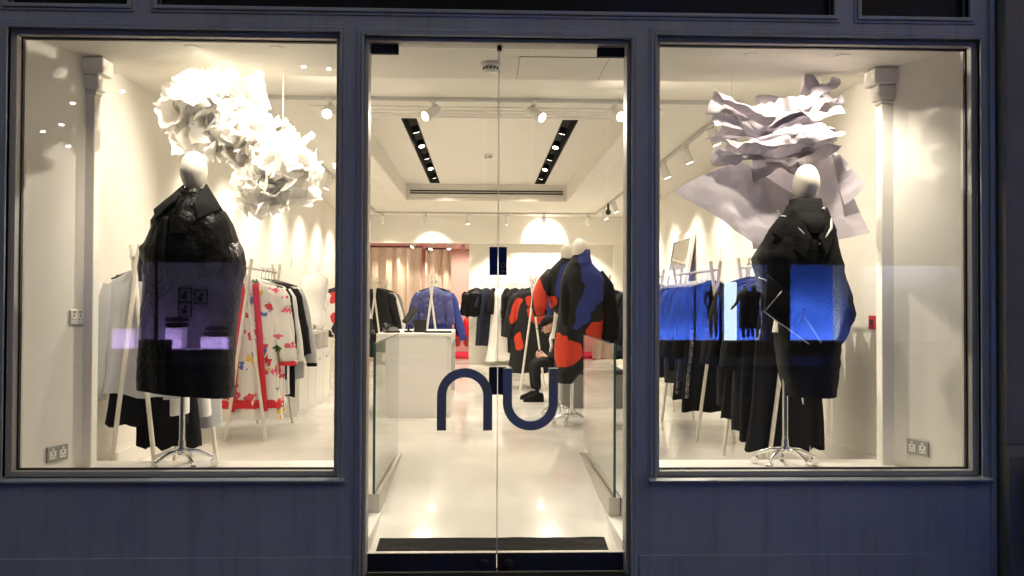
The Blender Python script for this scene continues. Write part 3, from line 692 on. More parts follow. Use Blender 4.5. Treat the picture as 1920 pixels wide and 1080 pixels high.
# far left rack
r5 = rack((-1.76, 9.2), (-1.70, 10.2), 'white A-frame rack with grey jumpers in front of the beige curtain')
G5 = 'garments before the curtain'
top('black_dress', 'black dress at the front of the rack before the curtain', 'dress', mat='black2', L=1.1, sh=.24, hem=.27, sleeve=.6, spread=.15, seed=41, group=G5, **P(r5, -.78, .2))
top('grey_jumper', 'charcoal grey jumper on the rack before the curtain', 'jumper', mat='charcoal', L=.72, sh=.25, hem=.26, th=.07, sleeve=.6, seed=42, group=G5, **P(r5, -.5))
top('white_shirt', 'white shirt showing behind the charcoal jumper before the curtain', 'shirt', mat='white', L=.95, sh=.24, hem=.27, sleeve=.6, spread=.17, seed=43, group=G5, **P(r5, -.2))
top('grey_cardigan', 'mid grey cardigan last on the rack before the curtain', 'cardigan', mat='grey', L=.8, sh=.26, hem=.28, sleeve=.6, spread=.2, seed=44, group=G5, **P(r5, .35))
# rail on the back wall
t = thing('wall_rail', 'slim white clothes rail fixed to the back wall', 'clothes rail', (0, 0, 0))
O('rail', MB().tube([(-.14, 12.15, 1.86), (1.25, 12.15, 1.86)], .010, 10), 'rail', t)
for x in (-.12, .55, 1.23): O('bracket', MB().tube([(x, 12.15, 1.86), (x, 12.49, 1.86)], .008, 8), 'rail', t)
G6 = 'garments on the back wall rail'
q = math.pi/2
bw = [('puffer_jacket', 'black quilted puffer jacket at the left end of the back wall rail', 'jacket', 'nylon', dict(L=.55, sh=.2, hem=.22, th=.13, sleeve=.45, sr=.12, spread=.1), -.13, .35),
      ('navy_dress', 'long navy dress second from the left on the back wall rail', 'dress', 'navy', dict(L=1.12, sh=.15, hem=.24, th=.07, sleeve=.3, sr=.07), .06, .5),
      ('black_blouse', 'black blouse over the white dress on the back wall rail', 'blouse', 'black', dict(L=.5, sh=.2, hem=.2, th=.05, sleeve=.4), .20, 1.2),
      ('white_dress', 'long white dress hanging from the back wall rail', 'dress', 'white', dict(L=1.42, sh=.13, hem=.30, th=.13, sleeve=0, fold=.04), .33, .55),
      ('black_waistcoat', 'black waistcoat right of the white dress on the back rail', 'waistcoat', 'black', dict(L=.85, sh=.2, hem=.2, th=.06, sleeve=.5), .47, 1.2),
      ('black_jumpsuit', 'narrow black jumpsuit in the middle of the back wall rail', 'jumpsuit', 'black2', dict(L=1.25, sh=.2, hem=.16, th=.07, sleeve=.6), .63, .6),
      ('charcoal_coat', 'charcoal coat near the right end of the back wall rail', 'coat', 'charcoal', dict(L=1.0, sh=.22, hem=.25, th=.06, sleeve=.6), .78, 1.1),
      ('black_overcoat', 'black overcoat beside the charcoal coat on the back rail', 'coat', 'black', dict(L=1.1, sh=.22, hem=.25, th=.06, sleeve=.6), .93, 1.3),
      ('black_parka', 'black parka at the right end of the back wall rail', 'parka', 'black2', dict(L=1.0, sh=.22, hem=.26, th=.07, sleeve=.6), 1.1, 1.2)]
for i, (nm, lb, ct, mt, kw, x, rz) in enumerate(bw):
    top(nm, lb, ct, (x, 12.15, 1.872), rz, mt, seed=50+i, group=G6, **kw)
# rack with orange patched coats, before the back wall
BK = (.0065, .0065, .0075)
X['patchA'] = patches('black felt with orange patches', BK, [((.60, .045, .015), [(-.06, -.30, .035, .10, .3), (.02, -.52, .10, .12, -.3), (-.26, -.42, .07, .2, -.45), (-.2, -.85, .06, .13, 0)]), ((.02, .035, .16), [(.2, -.35, .07, .2, 0)])])
r6 = rack((.70, 7.3), (.76, 8.3), 'white A-frame rack with orange patched coats near the back wall')
G6b = 'garments on the orange patched coat rack'
top('patched_coat', 'long black coat with orange patches at the front of its rack', 'coat', mat=X['patchA'], L=1.2, sh=.25, hem=.30, th=.09, sleeve=.62, sr=.09, spread=.17, seed=61, group=G6b, **P(r6, -.68))
top('navy_blouson', 'navy blue blouson right behind the orange patched coat', 'blouson', mat='cobalt', L=.6, sh=.27, hem=.28, th=.08, sleeve=.5, spread=.13, seed=62, group=G6b, **P(r6, -.5))
top('patched_overcoat', 'second black coat with orange patches, behind the blue blouson', 'coat', mat=X['patchA'], L=1.22, sh=.26, hem=.33, th=.08, sleeve=.62, spread=.22, seed=63, group=G6b, **P(r6, -.1))
top('black_cape', 'black cape at the back of the orange patched coat rack', 'cape', mat='black', L=1.15, sh=.27, hem=.36, th=.08, sleeve=.6, spread=.2, seed=64, group=G6b, **P(r6, .4))
# right hand racks
r7 = rack((2.22, 1.42), (2.16, 2.32), 'white A-frame rack nearest the right window, behind the black boucle coat')
G7 = 'garments on the near right rack'
for i, (nm, lb, ct, mt, L_, s_, kind) in enumerate((
    ('long_black_skirt', 'long flared black skirt at the front of the near right rack', 'skirt', 'black', 1.24, -.85, 's'),
    ('black_gown', 'black gown second on the near right rack', 'gown', 'black', 1.22, -.5, 't'),
    ('black_maxi_dress', 'black maxi dress in the middle of the near right rack', 'dress', 'black2', 1.16, -.1, 't'),
    ('black_duster_coat', 'black duster coat fourth on the near right rack', 'coat', 'black', 1.1, .3, 't'),
    ('black_long_tunic', 'long black tunic last on the near right rack', 'tunic', 'black2', 1.02, .7, 't'))):
    if kind == 's': skirt(nm, lb, mat=mat if False else mt, L=L_, w=.17, hem=.30, seed=70+i, group=G7, **P(r7, s_))
    else: top(nm, lb, ct, mat=mt, L=L_, sh=.24, hem=.29, th=.07, sleeve=.6, spread=.15, seed=70+i, group=G7, **P(r7, s_, (-1)**i*.05))
r8 = rack((2.10, 2.95), (2.08, 4.35), 'white A-frame rack in the middle of the right wall')
G8 = 'garments on the middle right rack'
for i, (nm, lb, ct, mt, L_, s_) in enumerate((
    ('black_wrap_coat', 'black wrap coat at the front of the middle right rack', 'coat', 'black', 1.18, -.86),
    ('navy_long_coat', 'navy long coat second on the middle right rack', 'coat', 'navy', .92, -.62),
    ('black_fringed_shawl', 'black shawl third on the middle right rack', 'shawl', 'black2', 1.12, -.34),
    ('black_knit_dress', 'black knitted dress in the middle of the middle right rack', 'dress', 'black', .86, -.05),
    ('charcoal_tunic', 'charcoal tunic right behind the knitted dress', 'tunic', 'charcoal', 1.0, .25),
    ('black_blazer', 'black blazer sixth on the middle right rack', 'blazer', 'black', .78, .55),
    ('black_quilted_coat', 'black quilted coat last on the middle right rack', 'coat', 'black2', .98, .85))):
    g = top(nm, lb, ct, mat=mt, L=L_, sh=.24, hem=.28, th=.07, sleeve=.62, spread=.16, seed=80+i, group=G8, hang='plastic', **P(r8, s_, (-1)**i*.05))
    if i in (0, 2):
        f = O('braid_trim', MB().grid(lambda u, v: (-.20-.05*u-.03*v, -.078-.01*math.sin(u*6), -.55-.62*u), 20, 1), 'fleck', g, smooth=True); f.modifiers.new('thick', 'SOLIDIFY').thickness = .008
r9 = rack((2.02, 5.0), (2.02, 6.4), 'white A-frame rack farthest along the right wall, before the leaning mirror')
G9 = 'garments on the far right rack'
for i, (nm, lb, ct, mt, L_, s_) in enumerate((
    ('black_smock_dress', 'black smock dress with a white edge at the front of the far right rack', 'dress', 'black', .86, -.9),
    ('white_edged_scarf', 'narrow white scarf hanging on the far right rack', 'scarf', 'white', 1.0, -.7),
    ('navy_smock', 'navy smock third on the far right rack', 'smock', 'navy', .85, -.4),
    ('black_bolero', 'black jacket in the middle of the far right rack', 'jacket', 'black2', .84, -.05),
    ('black_pinafore', 'black pinafore fifth on the far right rack', 'pinafore', 'black', .9, .35),
    ('charcoal_jacket', 'charcoal jacket last on the far right rack', 'jacket', 'charcoal', .82, .75))):
    if ct == 'scarf':
        sc_ = thing(nm, lb, ct, P(r9, s_)['at'], P(r9, s_)['rz'], G9)
        O('cloth', loft([(-.02, -.31, -.25, .012), (-.12, -.33, -.27, .015), (-.5, -.35, -.29, .015), (-1.05, -.37, -.3, .02)], 20, .01, 3, 4), mt, sc_, smooth=True)
        O('fold', loft([(-.0, -.28, .0, .012), (-.05, -.30, -.02, .014)], 16), mt, sc_, smooth=True)
    else: top(nm, lb, ct, mat=mt, L=L_, sh=.25, hem=.3, th=.07, sleeve=.62, spread=.17, seed=90+i, group=G9, hang='plastic', **P(r9, s_, (-1)**i*.05))
r10 = rack((1.72, 7.1), (1.78, 8.2), 'white A-frame rack glimpsed right of the two patched coat mannequins')
G10 = 'garments right of the patched mannequins'
top('navy_jacket', 'dark navy jacket glimpsed at the right door edge', 'jacket', mat='navy', L=.95, sh=.25, hem=.28, th=.08, sleeve=.6, spread=.15, seed=97, group=G10, hang='plastic', **P(r10, -.7))
top('black_long_jacket', 'black long jacket behind the navy one at the right door edge', 'jacket', mat='black', L=1.0, sh=.26, hem=.3, th=.08, sleeve=.6, spread=.2, seed=98, group=G10, hang='plastic', **P(r10, -.3))

# ================================================================== mannequins
def mannequin(label, loc, base_z, height, head_dx, rz=0, tiltx=0.0, pole2=False, group='cream egg headed mannequins'):
    """loc: foot of the pole; head_dx: how far the head stands to the side of the pole"""
    t = thing('mannequin', label, 'mannequin', (*loc, base_z), 0, group)
    H = height
    hp = []
    for i in range(15):
        a = math.pi*i/14; z = -math.cos(a); r = math.sin(a)**.85
        w = .081*r*(1.0 if z > 0 else (1-.28*(-z)**1.3)); hp.append((max(w, .0015), z*.128))
    head = O('head', MB().lathe(hp, 28, (0, 0, 0), 1.0, 1.18), 'manq', t, smooth=True); head.location = (head_dx, .0, H-.128); head.rotation_euler = (R(-4), tiltx, 0)
    O('seam', MB().tube([(.0835*math.cos(a)*.0+0.0, -.0965*math.cos(a), .1275*math.sin(a)) for a in [(-1.2+i*.2) for i in range(13)]], .0008, 5), 'manq', head)
    O('neck', MB().tube([(head_dx*.9, .01, H-.36), (head_dx, .01, H-.22)], [.065, .052], 18), 'manq', t, smooth='auto')
    O('torso', loft([(H-.33, head_dx-.07, head_dx+.07, .06), (H-.40, head_dx-.17, head_dx+.17, .09), (H-.62, head_dx-.14, head_dx+.14, .10), (H-.85, head_dx*.6-.12, head_dx*.6+.12, .09), (H-1.05, head_dx*.4-.13, head_dx*.4+.13, .09)], 24), 'manq', t, smooth=True)
    O('pole', MB().tube([(0, 0, .10), (0, 0, H-1.0)], .017, 14).tube([(0, 0, .09), (0, 0, .17)], [.024, .02], 14), 'chrome', t, smooth='auto')
    b = O('base', MB().lathe([(0, .085), (.03, .085), (.034, .10), (.03, .125), (0, .125)], 18), 'chrome', t, smooth='auto')
    for k in range(5):
        a = rz+k*2*math.pi/5; c, s_ = math.cos(a), math.sin(a)
        O('foot', MB().tube([(c*.02, s_*.02, .105), (c*.09, s_*.09, .10), (c*.15, s_*.15, .075), (c*.185, s_*.185, .06)], [.015, .014, .011, .010], 10), 'chrome', b, smooth='auto')
        O('caster', MB().tube([(c*.187-s_*.012, s_*.187+c*.012, .024), (c*.187+s_*.012, s_*.187-c*.012, .024)], .024, 14).tube([(c*.187, s_*.187, .03), (c*.187, s_*.187, .065)], .007, 8), 'chrome', b, smooth='auto')
    return t

mannequin('cream egg headed mannequin on chrome casters in the left window', (-1.82, .55), .49, 1.925, .055, .35)
mannequin('cream egg headed mannequin on chrome casters in the right window', (1.885, .57), .49, 1.885, .135, .1, R(3))
mannequin('front cream mannequin of the pair in patched coats inside the store', (.915, 4.05), ZF, 1.91, .075, .5)
mannequin('rear cream mannequin of the pair in patched coats, half hidden', (.845, 4.75), ZF, 1.90, .09, .9)

# ------------------------------------------------ left window: black cocoon coat
def surf_y(rows, x, z, p=.8):
    """front surface (nearest the street) of a loft at x, z"""
    for i in range(len(rows)-1):
        a, b = rows[i], rows[i+1]
        if a[0] >= z >= b[0]:
            t = (a[0]-z)/max(1e-6, a[0]-b[0]); xl, xr, hd = [a[q]+(b[q]-a[q])*t for q in (1, 2, 3)]
            yc = (a[4] if len(a) > 4 else 0)*(1-t)+(b[4] if len(b) > 4 else 0)*t
            u = min(1, abs((x-(xl+xr)/2)/((xr-xl)/2))); c = u**(1/p); s_ = math.sqrt(max(0, 1-c*c)); return yc-hd*s_**p
    return 0
CL = [(2.14, -1.845, -1.69, .085), (2.10, -1.90, -1.645, .12), (2.05, -1.965, -1.575, .16), (1.98, -2.0, -1.535, .19), (1.90, -2.02, -1.505, .21), (1.845, -2.035, -1.485, .22), (1.815, -2.058, -1.475, .23), (1.75, -2.062, -1.462, .235),
      (1.72, -2.045, -1.46, .235), (1.60, -2.045, -1.482, .23), (1.4, -2.055, -1.505, .22), (1.2, -2.062, -1.51, .215), (.95, -2.07, -1.513, .21)]
t = thing('cocoon_coat', 'black oversized cocoon coat with wide pointed collar in the left window', 'coat', (0, .55, 0))
O('body', loft(CL, 96, .012, 4, 5, tilt=-.10, wrk=.014, wsc=12, wz=1.62), 'nylon', t, smooth=True)
pk = O('placket', MB().grid(lambda u, v: (-1.885+.035*v+.01*u, surf_y(CL, -1.87, 2.0-1.03*u)-.014-.004*math.sin(v*math.pi), 2.0-1.03*u), 40, 2), 'black', t, smooth=True)
pk.modifiers.new('thick', 'SOLIDIFY').thickness = .008
O('roll_neck', loft([(2.185, -1.83, -1.70, .075), (2.15, -1.84, -1.69, .085), (2.08, -1.86, -1.68, .12), (1.99, -1.90, -1.63, .215), (1.90, -1.86, -1.70, .24)], 32, .01, 3, 2, wrk=.01), 'nylon', t, smooth=True)
def flap(pts, nu=14, nv=12, bulge=.02):
    A, B, C, D = [Vector(q) for q in pts]
    def f(u, v):
        q = A*(1-u)*(1-v)+B*u*(1-v)+C*u*v+D*(1-u)*v
        q = q+Vector((0, -bulge*math.sin(math.pi*u)*math.sin(math.pi*min(1, v*1.0)), 0)); q += Vector((0, 1, 0))*.006*noise.noise(q*14); return q
    return MB().grid(f, nu, nv)
for pts in (((-1.825, -.0, 2.215), (-1.975, -.08, 2.052), (-1.925, -.19, 1.985), (-1.825, -.155, 2.10)), ((-1.69, .0, 2.225), (-1.565, -.08, 2.055), (-1.675, -.20, 1.985), (-1.712, -.16, 2.09))):
    f = O('collar', flap(pts), 'black', t, smooth=True); f.modifiers.new('thick', 'SOLIDIFY').thickness = .012
O('sleeve', MB().tube([(-1.96, .0, 1.93), (-1.995, .0, 1.85), (-2.02, -.02, 1.78), (-2.03, -.03, 1.70), (-2.03, -.03, 1.62)], [.045, .055, .058, .055, .045], 18), 'nylon', t, smooth=True)

# ------------------------------------------------ right window: black boucle coat with white piping
CR = [(2.12, 1.905, 2.11, .085), (2.07, 1.885, 2.125, .11), (2.03, 1.835, 2.155, .14), (1.97, 1.795, 2.185, .17), (1.90, 1.755, 2.20, .19), (1.785, 1.68, 2.222, .215), (1.70, 1.70, 2.24, .22), (1.634, 1.73, 2.262, .22), (1.55, 1.775, 2.29, .215),
      (1.44, 1.82, 2.318, .21), (1.40, 1.828, 2.30, .205), (1.25, 1.838, 2.225, .19), (1.1, 1.845, 2.205, .18), (.93, 1.885, 2.185, .17)]
t = thing('boucle_coat', 'black boucle cape coat with thin white piping in the right window', 'coat', (0, .57, 0))
O('body', loft(CR, 64, .014, 3, 9, wrk=.010, wsc=9), 'sherpa', t, smooth=True)
O('roll_neck', loft([(2.155, 1.92, 2.115, .085), (2.09, 1.91, 2.11, .095), (2.0, 1.86, 2.14, .19), (1.93, 1.9, 2.1, .2)], 30, .01, 3, 3, wrk=.012), 'black', t, smooth=True)
def piping(pts, r=.0042):
    out = []
    for i in range(len(pts)-1):
        (x0, z0), (x1, z1) = pts[i], pts[i+1]
        for j in range(8):
            q = j/8; x, z = x0+(x1-x0)*q, z0+(z1-z0)*q; out.append((x, surf_y(CR, x, z)-.012, z))
    x, z = pts[-1]; out.append((x, surf_y(CR, x, z)-.012, z))
    return MB().tube(out, r, 8)
for pts, r in (([(1.83, 2.085), (1.865, 2.03), (1.90, 1.965), (1.96, 1.89)], .0042), ([(2.09, 2.095), (2.13, 2.03), (2.11, 1.96), (2.02, 1.86)], .0085),
               ([(1.715, 1.665), (1.80, 1.575), (1.92, 1.44), (2.03, 1.27)], .0042), ([(1.86, 1.345), (1.90, 1.31), (1.96, 1.26)], .004)):
    O('piping', piping(pts, r), 'piping', t, smooth=True)
fl = [(1.715, -.17, 1.68), (1.69, -.19, 1.455), (1.86, -.20, 1.335), (1.93, -.215, 1.47)]
f = O('cape_flap', flap(fl, bulge=.01), 'sherpa', t, smooth=True); f.modifiers.new('thick', 'SOLIDIFY').thickness = .014
O('piping', MB().tube([(1.79, -.205, 1.578), (1.742, -.205, 1.52), (1.688, -.20, 1.455), (1.77, -.206, 1.39), (1.86, -.212, 1.335)], .004, 8), 'piping', t, smooth=True)
f = O('lapel', flap(((1.90, -.12, 2.10), (1.755, -.13, 1.93), (1.93, -.24, 1.76), (1.97, -.215, 1.90)), bulge=.012), 'sherpa', t, smooth=True); f.modifiers.new('thick', 'SOLIDIFY').thickness = .02
f = O('lapel', flap(((2.11, -.10, 2.10), (2.16, -.13, 1.95), (2.05, -.245, 1.78), (2.02, -.215, 1.90)), bulge=.012), 'sherpa', t, smooth=True); f.modifiers.new('thick', 'SOLIDIFY').thickness = .02
# ------------------------------------------------ patched coats of the pair inside
BL = (.022, .036, .20); OR = (.58, .045, .016)
X['patchB'] = patches('black felt with blue and orange patches', BK, [(BL, [(1.06, 1.92, .09, .16, .15), (1.12, 1.68, .13, .18, .1), (1.05, 1.45, .09, .22, -.5)]), (BK, [(.93, 1.62, .08, .11, 0), (1.20, 1.36, .12, .10, .6)]), (OR, [(1.15, 1.20, .13, .10, .5), (.84, .98, .16, .12, .35), (.80, 1.10, .08, .10, 0), (1.24, 1.32, .03, .14, 0)])], warp=.09, wscale=5)
X['patchC'] = patches('black felt with orange sleeve patches', BK, [(OR, [(.60, 1.66, .075, .30, .12), (.72, 1.50, .08, .07, .2)]), (BL, [(.86, 1.75, .05, .2, -.3)]), (BK, [(.70, 1.72, .07, .12, .2)])], warp=.04, wscale=5)
t = thing('patched_coat', 'black coat with cobalt blue chest and orange patches on the front mannequin', 'coat', (0, 4.05, 0))
CB = [(2.0, .93, 1.085, .08), (1.93, .885, 1.10, .10), (1.87, .85, 1.15, .13), (1.80, .815, 1.22, .15), (1.72, .80, 1.26, .17), (1.45, .78, 1.24, .19), (1.2, .735, 1.22, .2), (.95, .735, 1.20, .2), (.78, .74, 1.0, .19), (.68, .78, .93, .16)]
O('body', loft(CB, 56, .02, 3, 21, wrk=.006), X['patchB'], t, smooth=True)
O('collar', loft([(2.045, .985, 1.095, .075), (1.98, .93, 1.10, .10), (1.90, .875, 1.12, .13)], 32, wrk=.004), X['patchB'], t, smooth=True)
O('sleeve', MB().tube([(1.17, 0, 1.80), (1.25, .0, 1.66), (1.29, -.02, 1.45), (1.31, -.03, 1.28), (1.30, -.03, 1.12)], [.07, .095, .095, .09, .085], 20), 'black', t, smooth=True)
O('sleeve', MB().tube([(.87, -.05, 1.78), (.86, -.08, 1.60), (.86, -.10, 1.42), (.87, -.12, 1.25), (.88, -.12, 1.16)], [.06, .075, .075, .07, .065], 20), 'black', t, smooth=True)
t = thing('patched_coat', 'black coat with an orange edged sleeve on the rear mannequin of the pair', 'coat', (0, 4.75, 0))
CC = [(2.0, .87, 1.0, .08), (1.93, .80, 1.05, .11), (1.85, .72, 1.12, .14), (1.70, .70, 1.15, .17), (1.45, .74, 1.14, .18), (1.34, .84, 1.14, .18), (1.1, .86, 1.12, .18), (.72, .86, 1.10, .18)]
O('body', loft(CC, 48, .02, 3, 22, wrk=.006), X['patchC'], t, smooth=True)
O('sleeve', MB().tube([(.76, 0, 1.84), (.68, -.04, 1.72), (.63, -.06, 1.58), (.615, -.08, 1.45), (.63, -.10, 1.36)], [.06, .085, .09, .085, .075], 20), X['patchC'], t, smooth=True)
O('sleeve', MB().tube([(1.05, 0, 1.84), (1.12, -.02, 1.66), (1.16, -.04, 1.45), (1.15, -.05, 1.25)], [.06, .085, .085, .075], 20), 'black', t, smooth=True)

# ================================================================== hanging paper sculptures
def petal(seed, s_):
    rnd = random.Random(seed); cr = crumple(seed, 7, .34, .5); w = rnd.uniform(.55, 1.0); curl = rnd.uniform(-1.6, 1.6); tw = rnd.uniform(-1.2, 1.2); n0 = rnd.uniform(0, 50)
    def f(u, v):
        a, b = (u-.5)*2, (v-.5)*2*w
        rr = 1-.22*abs(noise.noise(Vector((a*2+n0, b*2, 0))))*2; a *= rr; b *= rr
        z = .55*cr(a, b)+curl*.28*a*a+.18*tw*a*b
        x, y = a*math.cos(z*.4), b
        return Vector((x*s_*.5, y*s_*.5, z*s_*.42))
    return MB().grid(f, 8, 8)
def blob_sheets(parent, blobs, n, mat, smin, smax, seed, protos=18):
    rnd = random.Random(seed); P_ = []
    for k in range(protos): P_.append(O('paper_sheet', petal(seed*31+k, 1.0), mat, parent))
    made = 0; tot = sum(b[4] for b in blobs)
    for (c, rx, ry, rz_, wgt) in blobs:
        for _ in range(int(n*wgt/tot)):
            d = Vector((rnd.gauss(0, 1), rnd.gauss(0, 1), rnd.gauss(0, 1))).normalized(); q = rnd.uniform(.72, 1.02)
            pos = Vector(c)+Vector((d.x*rx*q, d.y*ry*q, d.z*rz_*q)); s_ = rnd.uniform(smin, smax)
            o = P_[made] if made < protos else P_[made % protos].copy()
            if made >= protos: COL.objects.link(o); o.parent = parent
            o.location = pos; o.scale = (s_, s_, s_)
            o.rotation_euler = (d.to_track_quat('Z', 'Y') @ Euler((rnd.gauss(0, .7), rnd.gauss(0, .7), rnd.uniform(0, 6.28))).to_quaternion()).to_euler()
            made += 1
t = thing('paper_cloud', 'glowing white crumpled tissue paper cloud hanging behind the left mannequin', 'paper sculpture', (0, 0, 0))
blob_sheets(t, [((-1.80, .82, 2.77), .24, .20, .17, 1.0), ((-1.60, .84, 2.82), .15, .16, .14, .5), ((-1.58, .86, 2.58), .17, .16, .16, .9), ((-1.30, .86, 2.40), .20, .18, .16, .9), ((-1.45, .86, 2.20), .14, .13, .12, .5), ((-1.82, .82, 2.58), .14, .14, .10, .35), ((-1.20, .84, 2.28), .12, .12, .11, .35)], 290, 'paperwhite', .12, .23, 3)
rnd = random.Random(77); mbx = MB(); PR = [petal(900+k, 1.0) for k in range(8)]
for k in range(230):
    c, rx, ry, rz_ = rnd.choice([((-1.78, .84, 2.76), .24, .16, .15), ((-1.62, .86, 2.66), .20, .14, .18), ((-1.50, .86, 2.50), .20, .14, .16), ((-1.32, .86, 2.38), .22, .14, .15), ((-1.42, .86, 2.24), .17, .12, .12)])
    d = Vector((rnd.gauss(0, .55)*rx, rnd.gauss(0, .55)*ry, rnd.gauss(0, .55)*rz_)); s_ = rnd.uniform(.08, .15); q = Euler((rnd.uniform(0, 6.28), rnd.uniform(0, 6.28), rnd.uniform(0, 6.28))).to_matrix()
    pr = PR[k % 8]; mbx.add([q @ (Vector(w_)*s_)+Vector(c)+d for w_ in pr.v], pr.f)
pm = O('small_paper_scraps', mbx, 'paperwhite', t); pm['kind'] = 'stuff'
O('wire', MB().tube([(-1.75, .85, 2.8), (-1.75, .85, 3.0)], .0012, 5).tube([(-1.3, .85, 2.4), (-1.3, .85, 3.0)], .0012, 5), 'steel', t)

t = thing('paper_swirl', 'twisted lilac grey paper sculpture with a large open sheet in the right window', 'paper sculpture', (0, 0, 0))
def ribbon(path, width, seed, up=(0, -.4, 1), twist=0.0, nu=110, nv=34, roll_=1.4, amp=.10):
    pts = [Vector(q) for q in path]; n = len(pts)-1; LN = sum((pts[i+1]-pts[i]).length for i in range(n)); cr = facets(seed, 4, .16, .40, .15); cr2 = facets(seed+5, 5, .05, .12, .07)
    def C(t_):
        t_ = min(max(t_*n, 0), n-1e-6); i = int(t_); f = t_-i
        p0, p1, p2, p3 = pts[max(i-1, 0)], pts[i], pts[i+1], pts[min(i+2, n)]
        return .5*((2*p1)+(p2-p0)*f+(2*p0-5*p1+4*p2-p3)*f*f+(3*p1-p0-3*p2+p3)*f**3)
    def F(u, v):
        c = C(u); tn = (C(min(1, u+.01))-C(max(0, u-.01))).normalized(); upv = Vector(up).normalized()
        b = (upv-tn*upv.dot(tn)).normalized(); nn = tn.cross(b)
        a = (v-.5)*2*roll_+twist*u; rr = width/(2*max(.4, roll_))
        rr2 = rr*(1+.28*math.sin(u*11+seed))
        h = cr(u*LN, v*width)+cr2(u*LN, v*width)
        g = cr(u*LN+3.7, v*width+1.3)
        return c+b*(math.sin(a)*rr2+g*.5)+nn*(-(math.cos(a))*rr2)+nn*h
    return MB().grid(F, nu, nv)
RB = [([(1.46, .74, 2.80), (1.58, .66, 2.74), (1.74, .62, 2.66), (1.90, .62, 2.66), (2.08, .64, 2.74), (2.20, .68, 2.84), (2.30, .74, 2.86)], .26, 1, 1.3),
      ([(1.52, .80, 2.62), (1.62, .66, 2.58), (1.80, .60, 2.58), (1.98, .60, 2.62), (2.14, .64, 2.66), (2.27, .74, 2.66)], .24, 2, 1.5),
      ([(1.50, .78, 2.52), (1.60, .68, 2.46), (1.74, .62, 2.44), (1.90, .60, 2.50), (2.08, .62, 2.54), (2.28, .70, 2.53)], .24, 3, 1.5),
      ([(1.72, .86, 2.72), (1.86, .84, 2.76), (2.02, .84, 2.80), (2.22, .80, 2.90)], .26, 4, 1.2),
      ([(1.80, .74, 2.40), (1.92, .66, 2.40), (2.06, .66, 2.44), (2.24, .72, 2.48)], .22, 5, 1.4),
      ([(1.48, .82, 2.70), (1.62, .82, 2.64), (1.80, .80, 2.52), (2.0, .80, 2.50)], .26, 6, 1.3)]
def roll(path, r0, seed, flat=.72, nu=96, nv=44):
    """a fat bunched fold of stiff paper, creased along its length and open at its ends"""
    pts = [Vector(q) for q in path]; n = len(pts)-1; rnd = random.Random(seed); ph = [rnd.uniform(0, 6.28) for _ in range(4)]
    LN = sum((pts[i+1]-pts[i]).length for i in range(n)); f1 = facets(seed, 4, .20, .45, .27); f2 = facets(seed+9, 6, .06, .17, .12)
    def C(t_):
        t_ = min(max(t_*n, 0), n-1e-6); i = int(t_); f = t_-i
        p0, p1, p2, p3 = pts[max(i-1, 0)], pts[i], pts[i+1], pts[min(i+2, n)]
        return .5*((2*p1)+(p2-p0)*f+(2*p0-5*p1+4*p2-p3)*f*f+(3*p1-p0-3*p2+p3)*f**3)
    def F(u, v):
        c = C(u); tn = (C(min(1, u+.01))-C(max(0, u-.01))).normalized(); b = Vector((0, -1, 0)); b = (b-tn*b.dot(tn)).normalized(); up = b.cross(tn)
        a = v*5.3+.4+.5*math.sin(u*5+ph[0])
        r = r0*(.80+.28*math.sin(u*8+ph[1])+.16*math.sin(a*2+u*6+ph[2]))*(1+.25*(abs(u-.5)*2)**3)
        r += f1(u*LN, a*r0)*.8+f2(u*LN, a*r0)
        r *= 1-.22*max(0, v-.6)
        return c+b*(math.cos(a)*r*flat)+up*(math.sin(a)*r)
    return MB().grid(F, nu, nv)
RB = [([(1.45, .70, 2.80), (1.58, .66, 2.75), (1.74, .64, 2.68), (1.90, .64, 2.68), (2.06, .66, 2.76), (2.18, .70, 2.85), (2.29, .74, 2.88)], .088, 1),
      ([(1.50, .78, 2.66), (1.62, .70, 2.60), (1.78, .64, 2.58), (1.96, .62, 2.61), (2.12, .66, 2.64), (2.26, .72, 2.66)], .085, 2),
      ([(1.52, .74, 2.50), (1.62, .66, 2.46), (1.76, .62, 2.46), (1.92, .62, 2.51), (2.08, .64, 2.52), (2.28, .70, 2.54)], .090, 3),
      ([(1.86, .88, 2.74), (1.98, .86, 2.80), (2.10, .84, 2.82), (2.22, .80, 2.90)], .085, 4),
      ([(1.74, .78, 2.40), (1.88, .72, 2.41), (2.02, .72, 2.43), (2.16, .76, 2.46)], .075, 5)]
for pth, r_, sd in RB:
    pf = O('paper_fold', roll(pth, r_, sd*13), 'papergrey', t, smooth=True); pf.data.set_sharp_from_angle(angle=R(17))
def sheet(quad, seed, amp, nu=70, nv=70, bow=.05):
    A, B, C, D = [Vector(q) for q in quad]; cr = facets(seed, 5, .25, .6, amp); cr2 = facets(seed+3, 6, .06, .2, amp*.55); SU, SV = (B-A).length, (D-A).length
    nn = (B-A).cross(D-A).normalized()
    def F(u, v):
        q = A*(1-u)*(1-v)+B*u*(1-v)+C*u*v+D*(1-u)*v
        e = .03*math.sin(u*math.pi*1.0)*(.5-v)
        return q+nn*(cr(u*SU, v*SV)+cr2(u*SU, v*SV)*min(1, 6*min(u, 1-u, v, 1-v)+.2)+bow*math.sin(u*math.pi))+Vector((0, 0, 1))*e
    return MB().grid(F, nu, nv)
O('paper_sheet', sheet([(1.215, .72, 2.225), (1.70, .86, 2.43), (2.10, .84, 2.20), (1.75, .68, 1.875)], 71, .055, bow=-.03), 'papergrey', t, smooth='auto')
O('paper_sheet', sheet([(1.72, .92, 2.42), (2.32, .84, 2.47), (2.53, .80, 1.965), (1.78, .88, 1.86)], 72, .045, bow=.04), 'papergrey', t, smooth='auto')
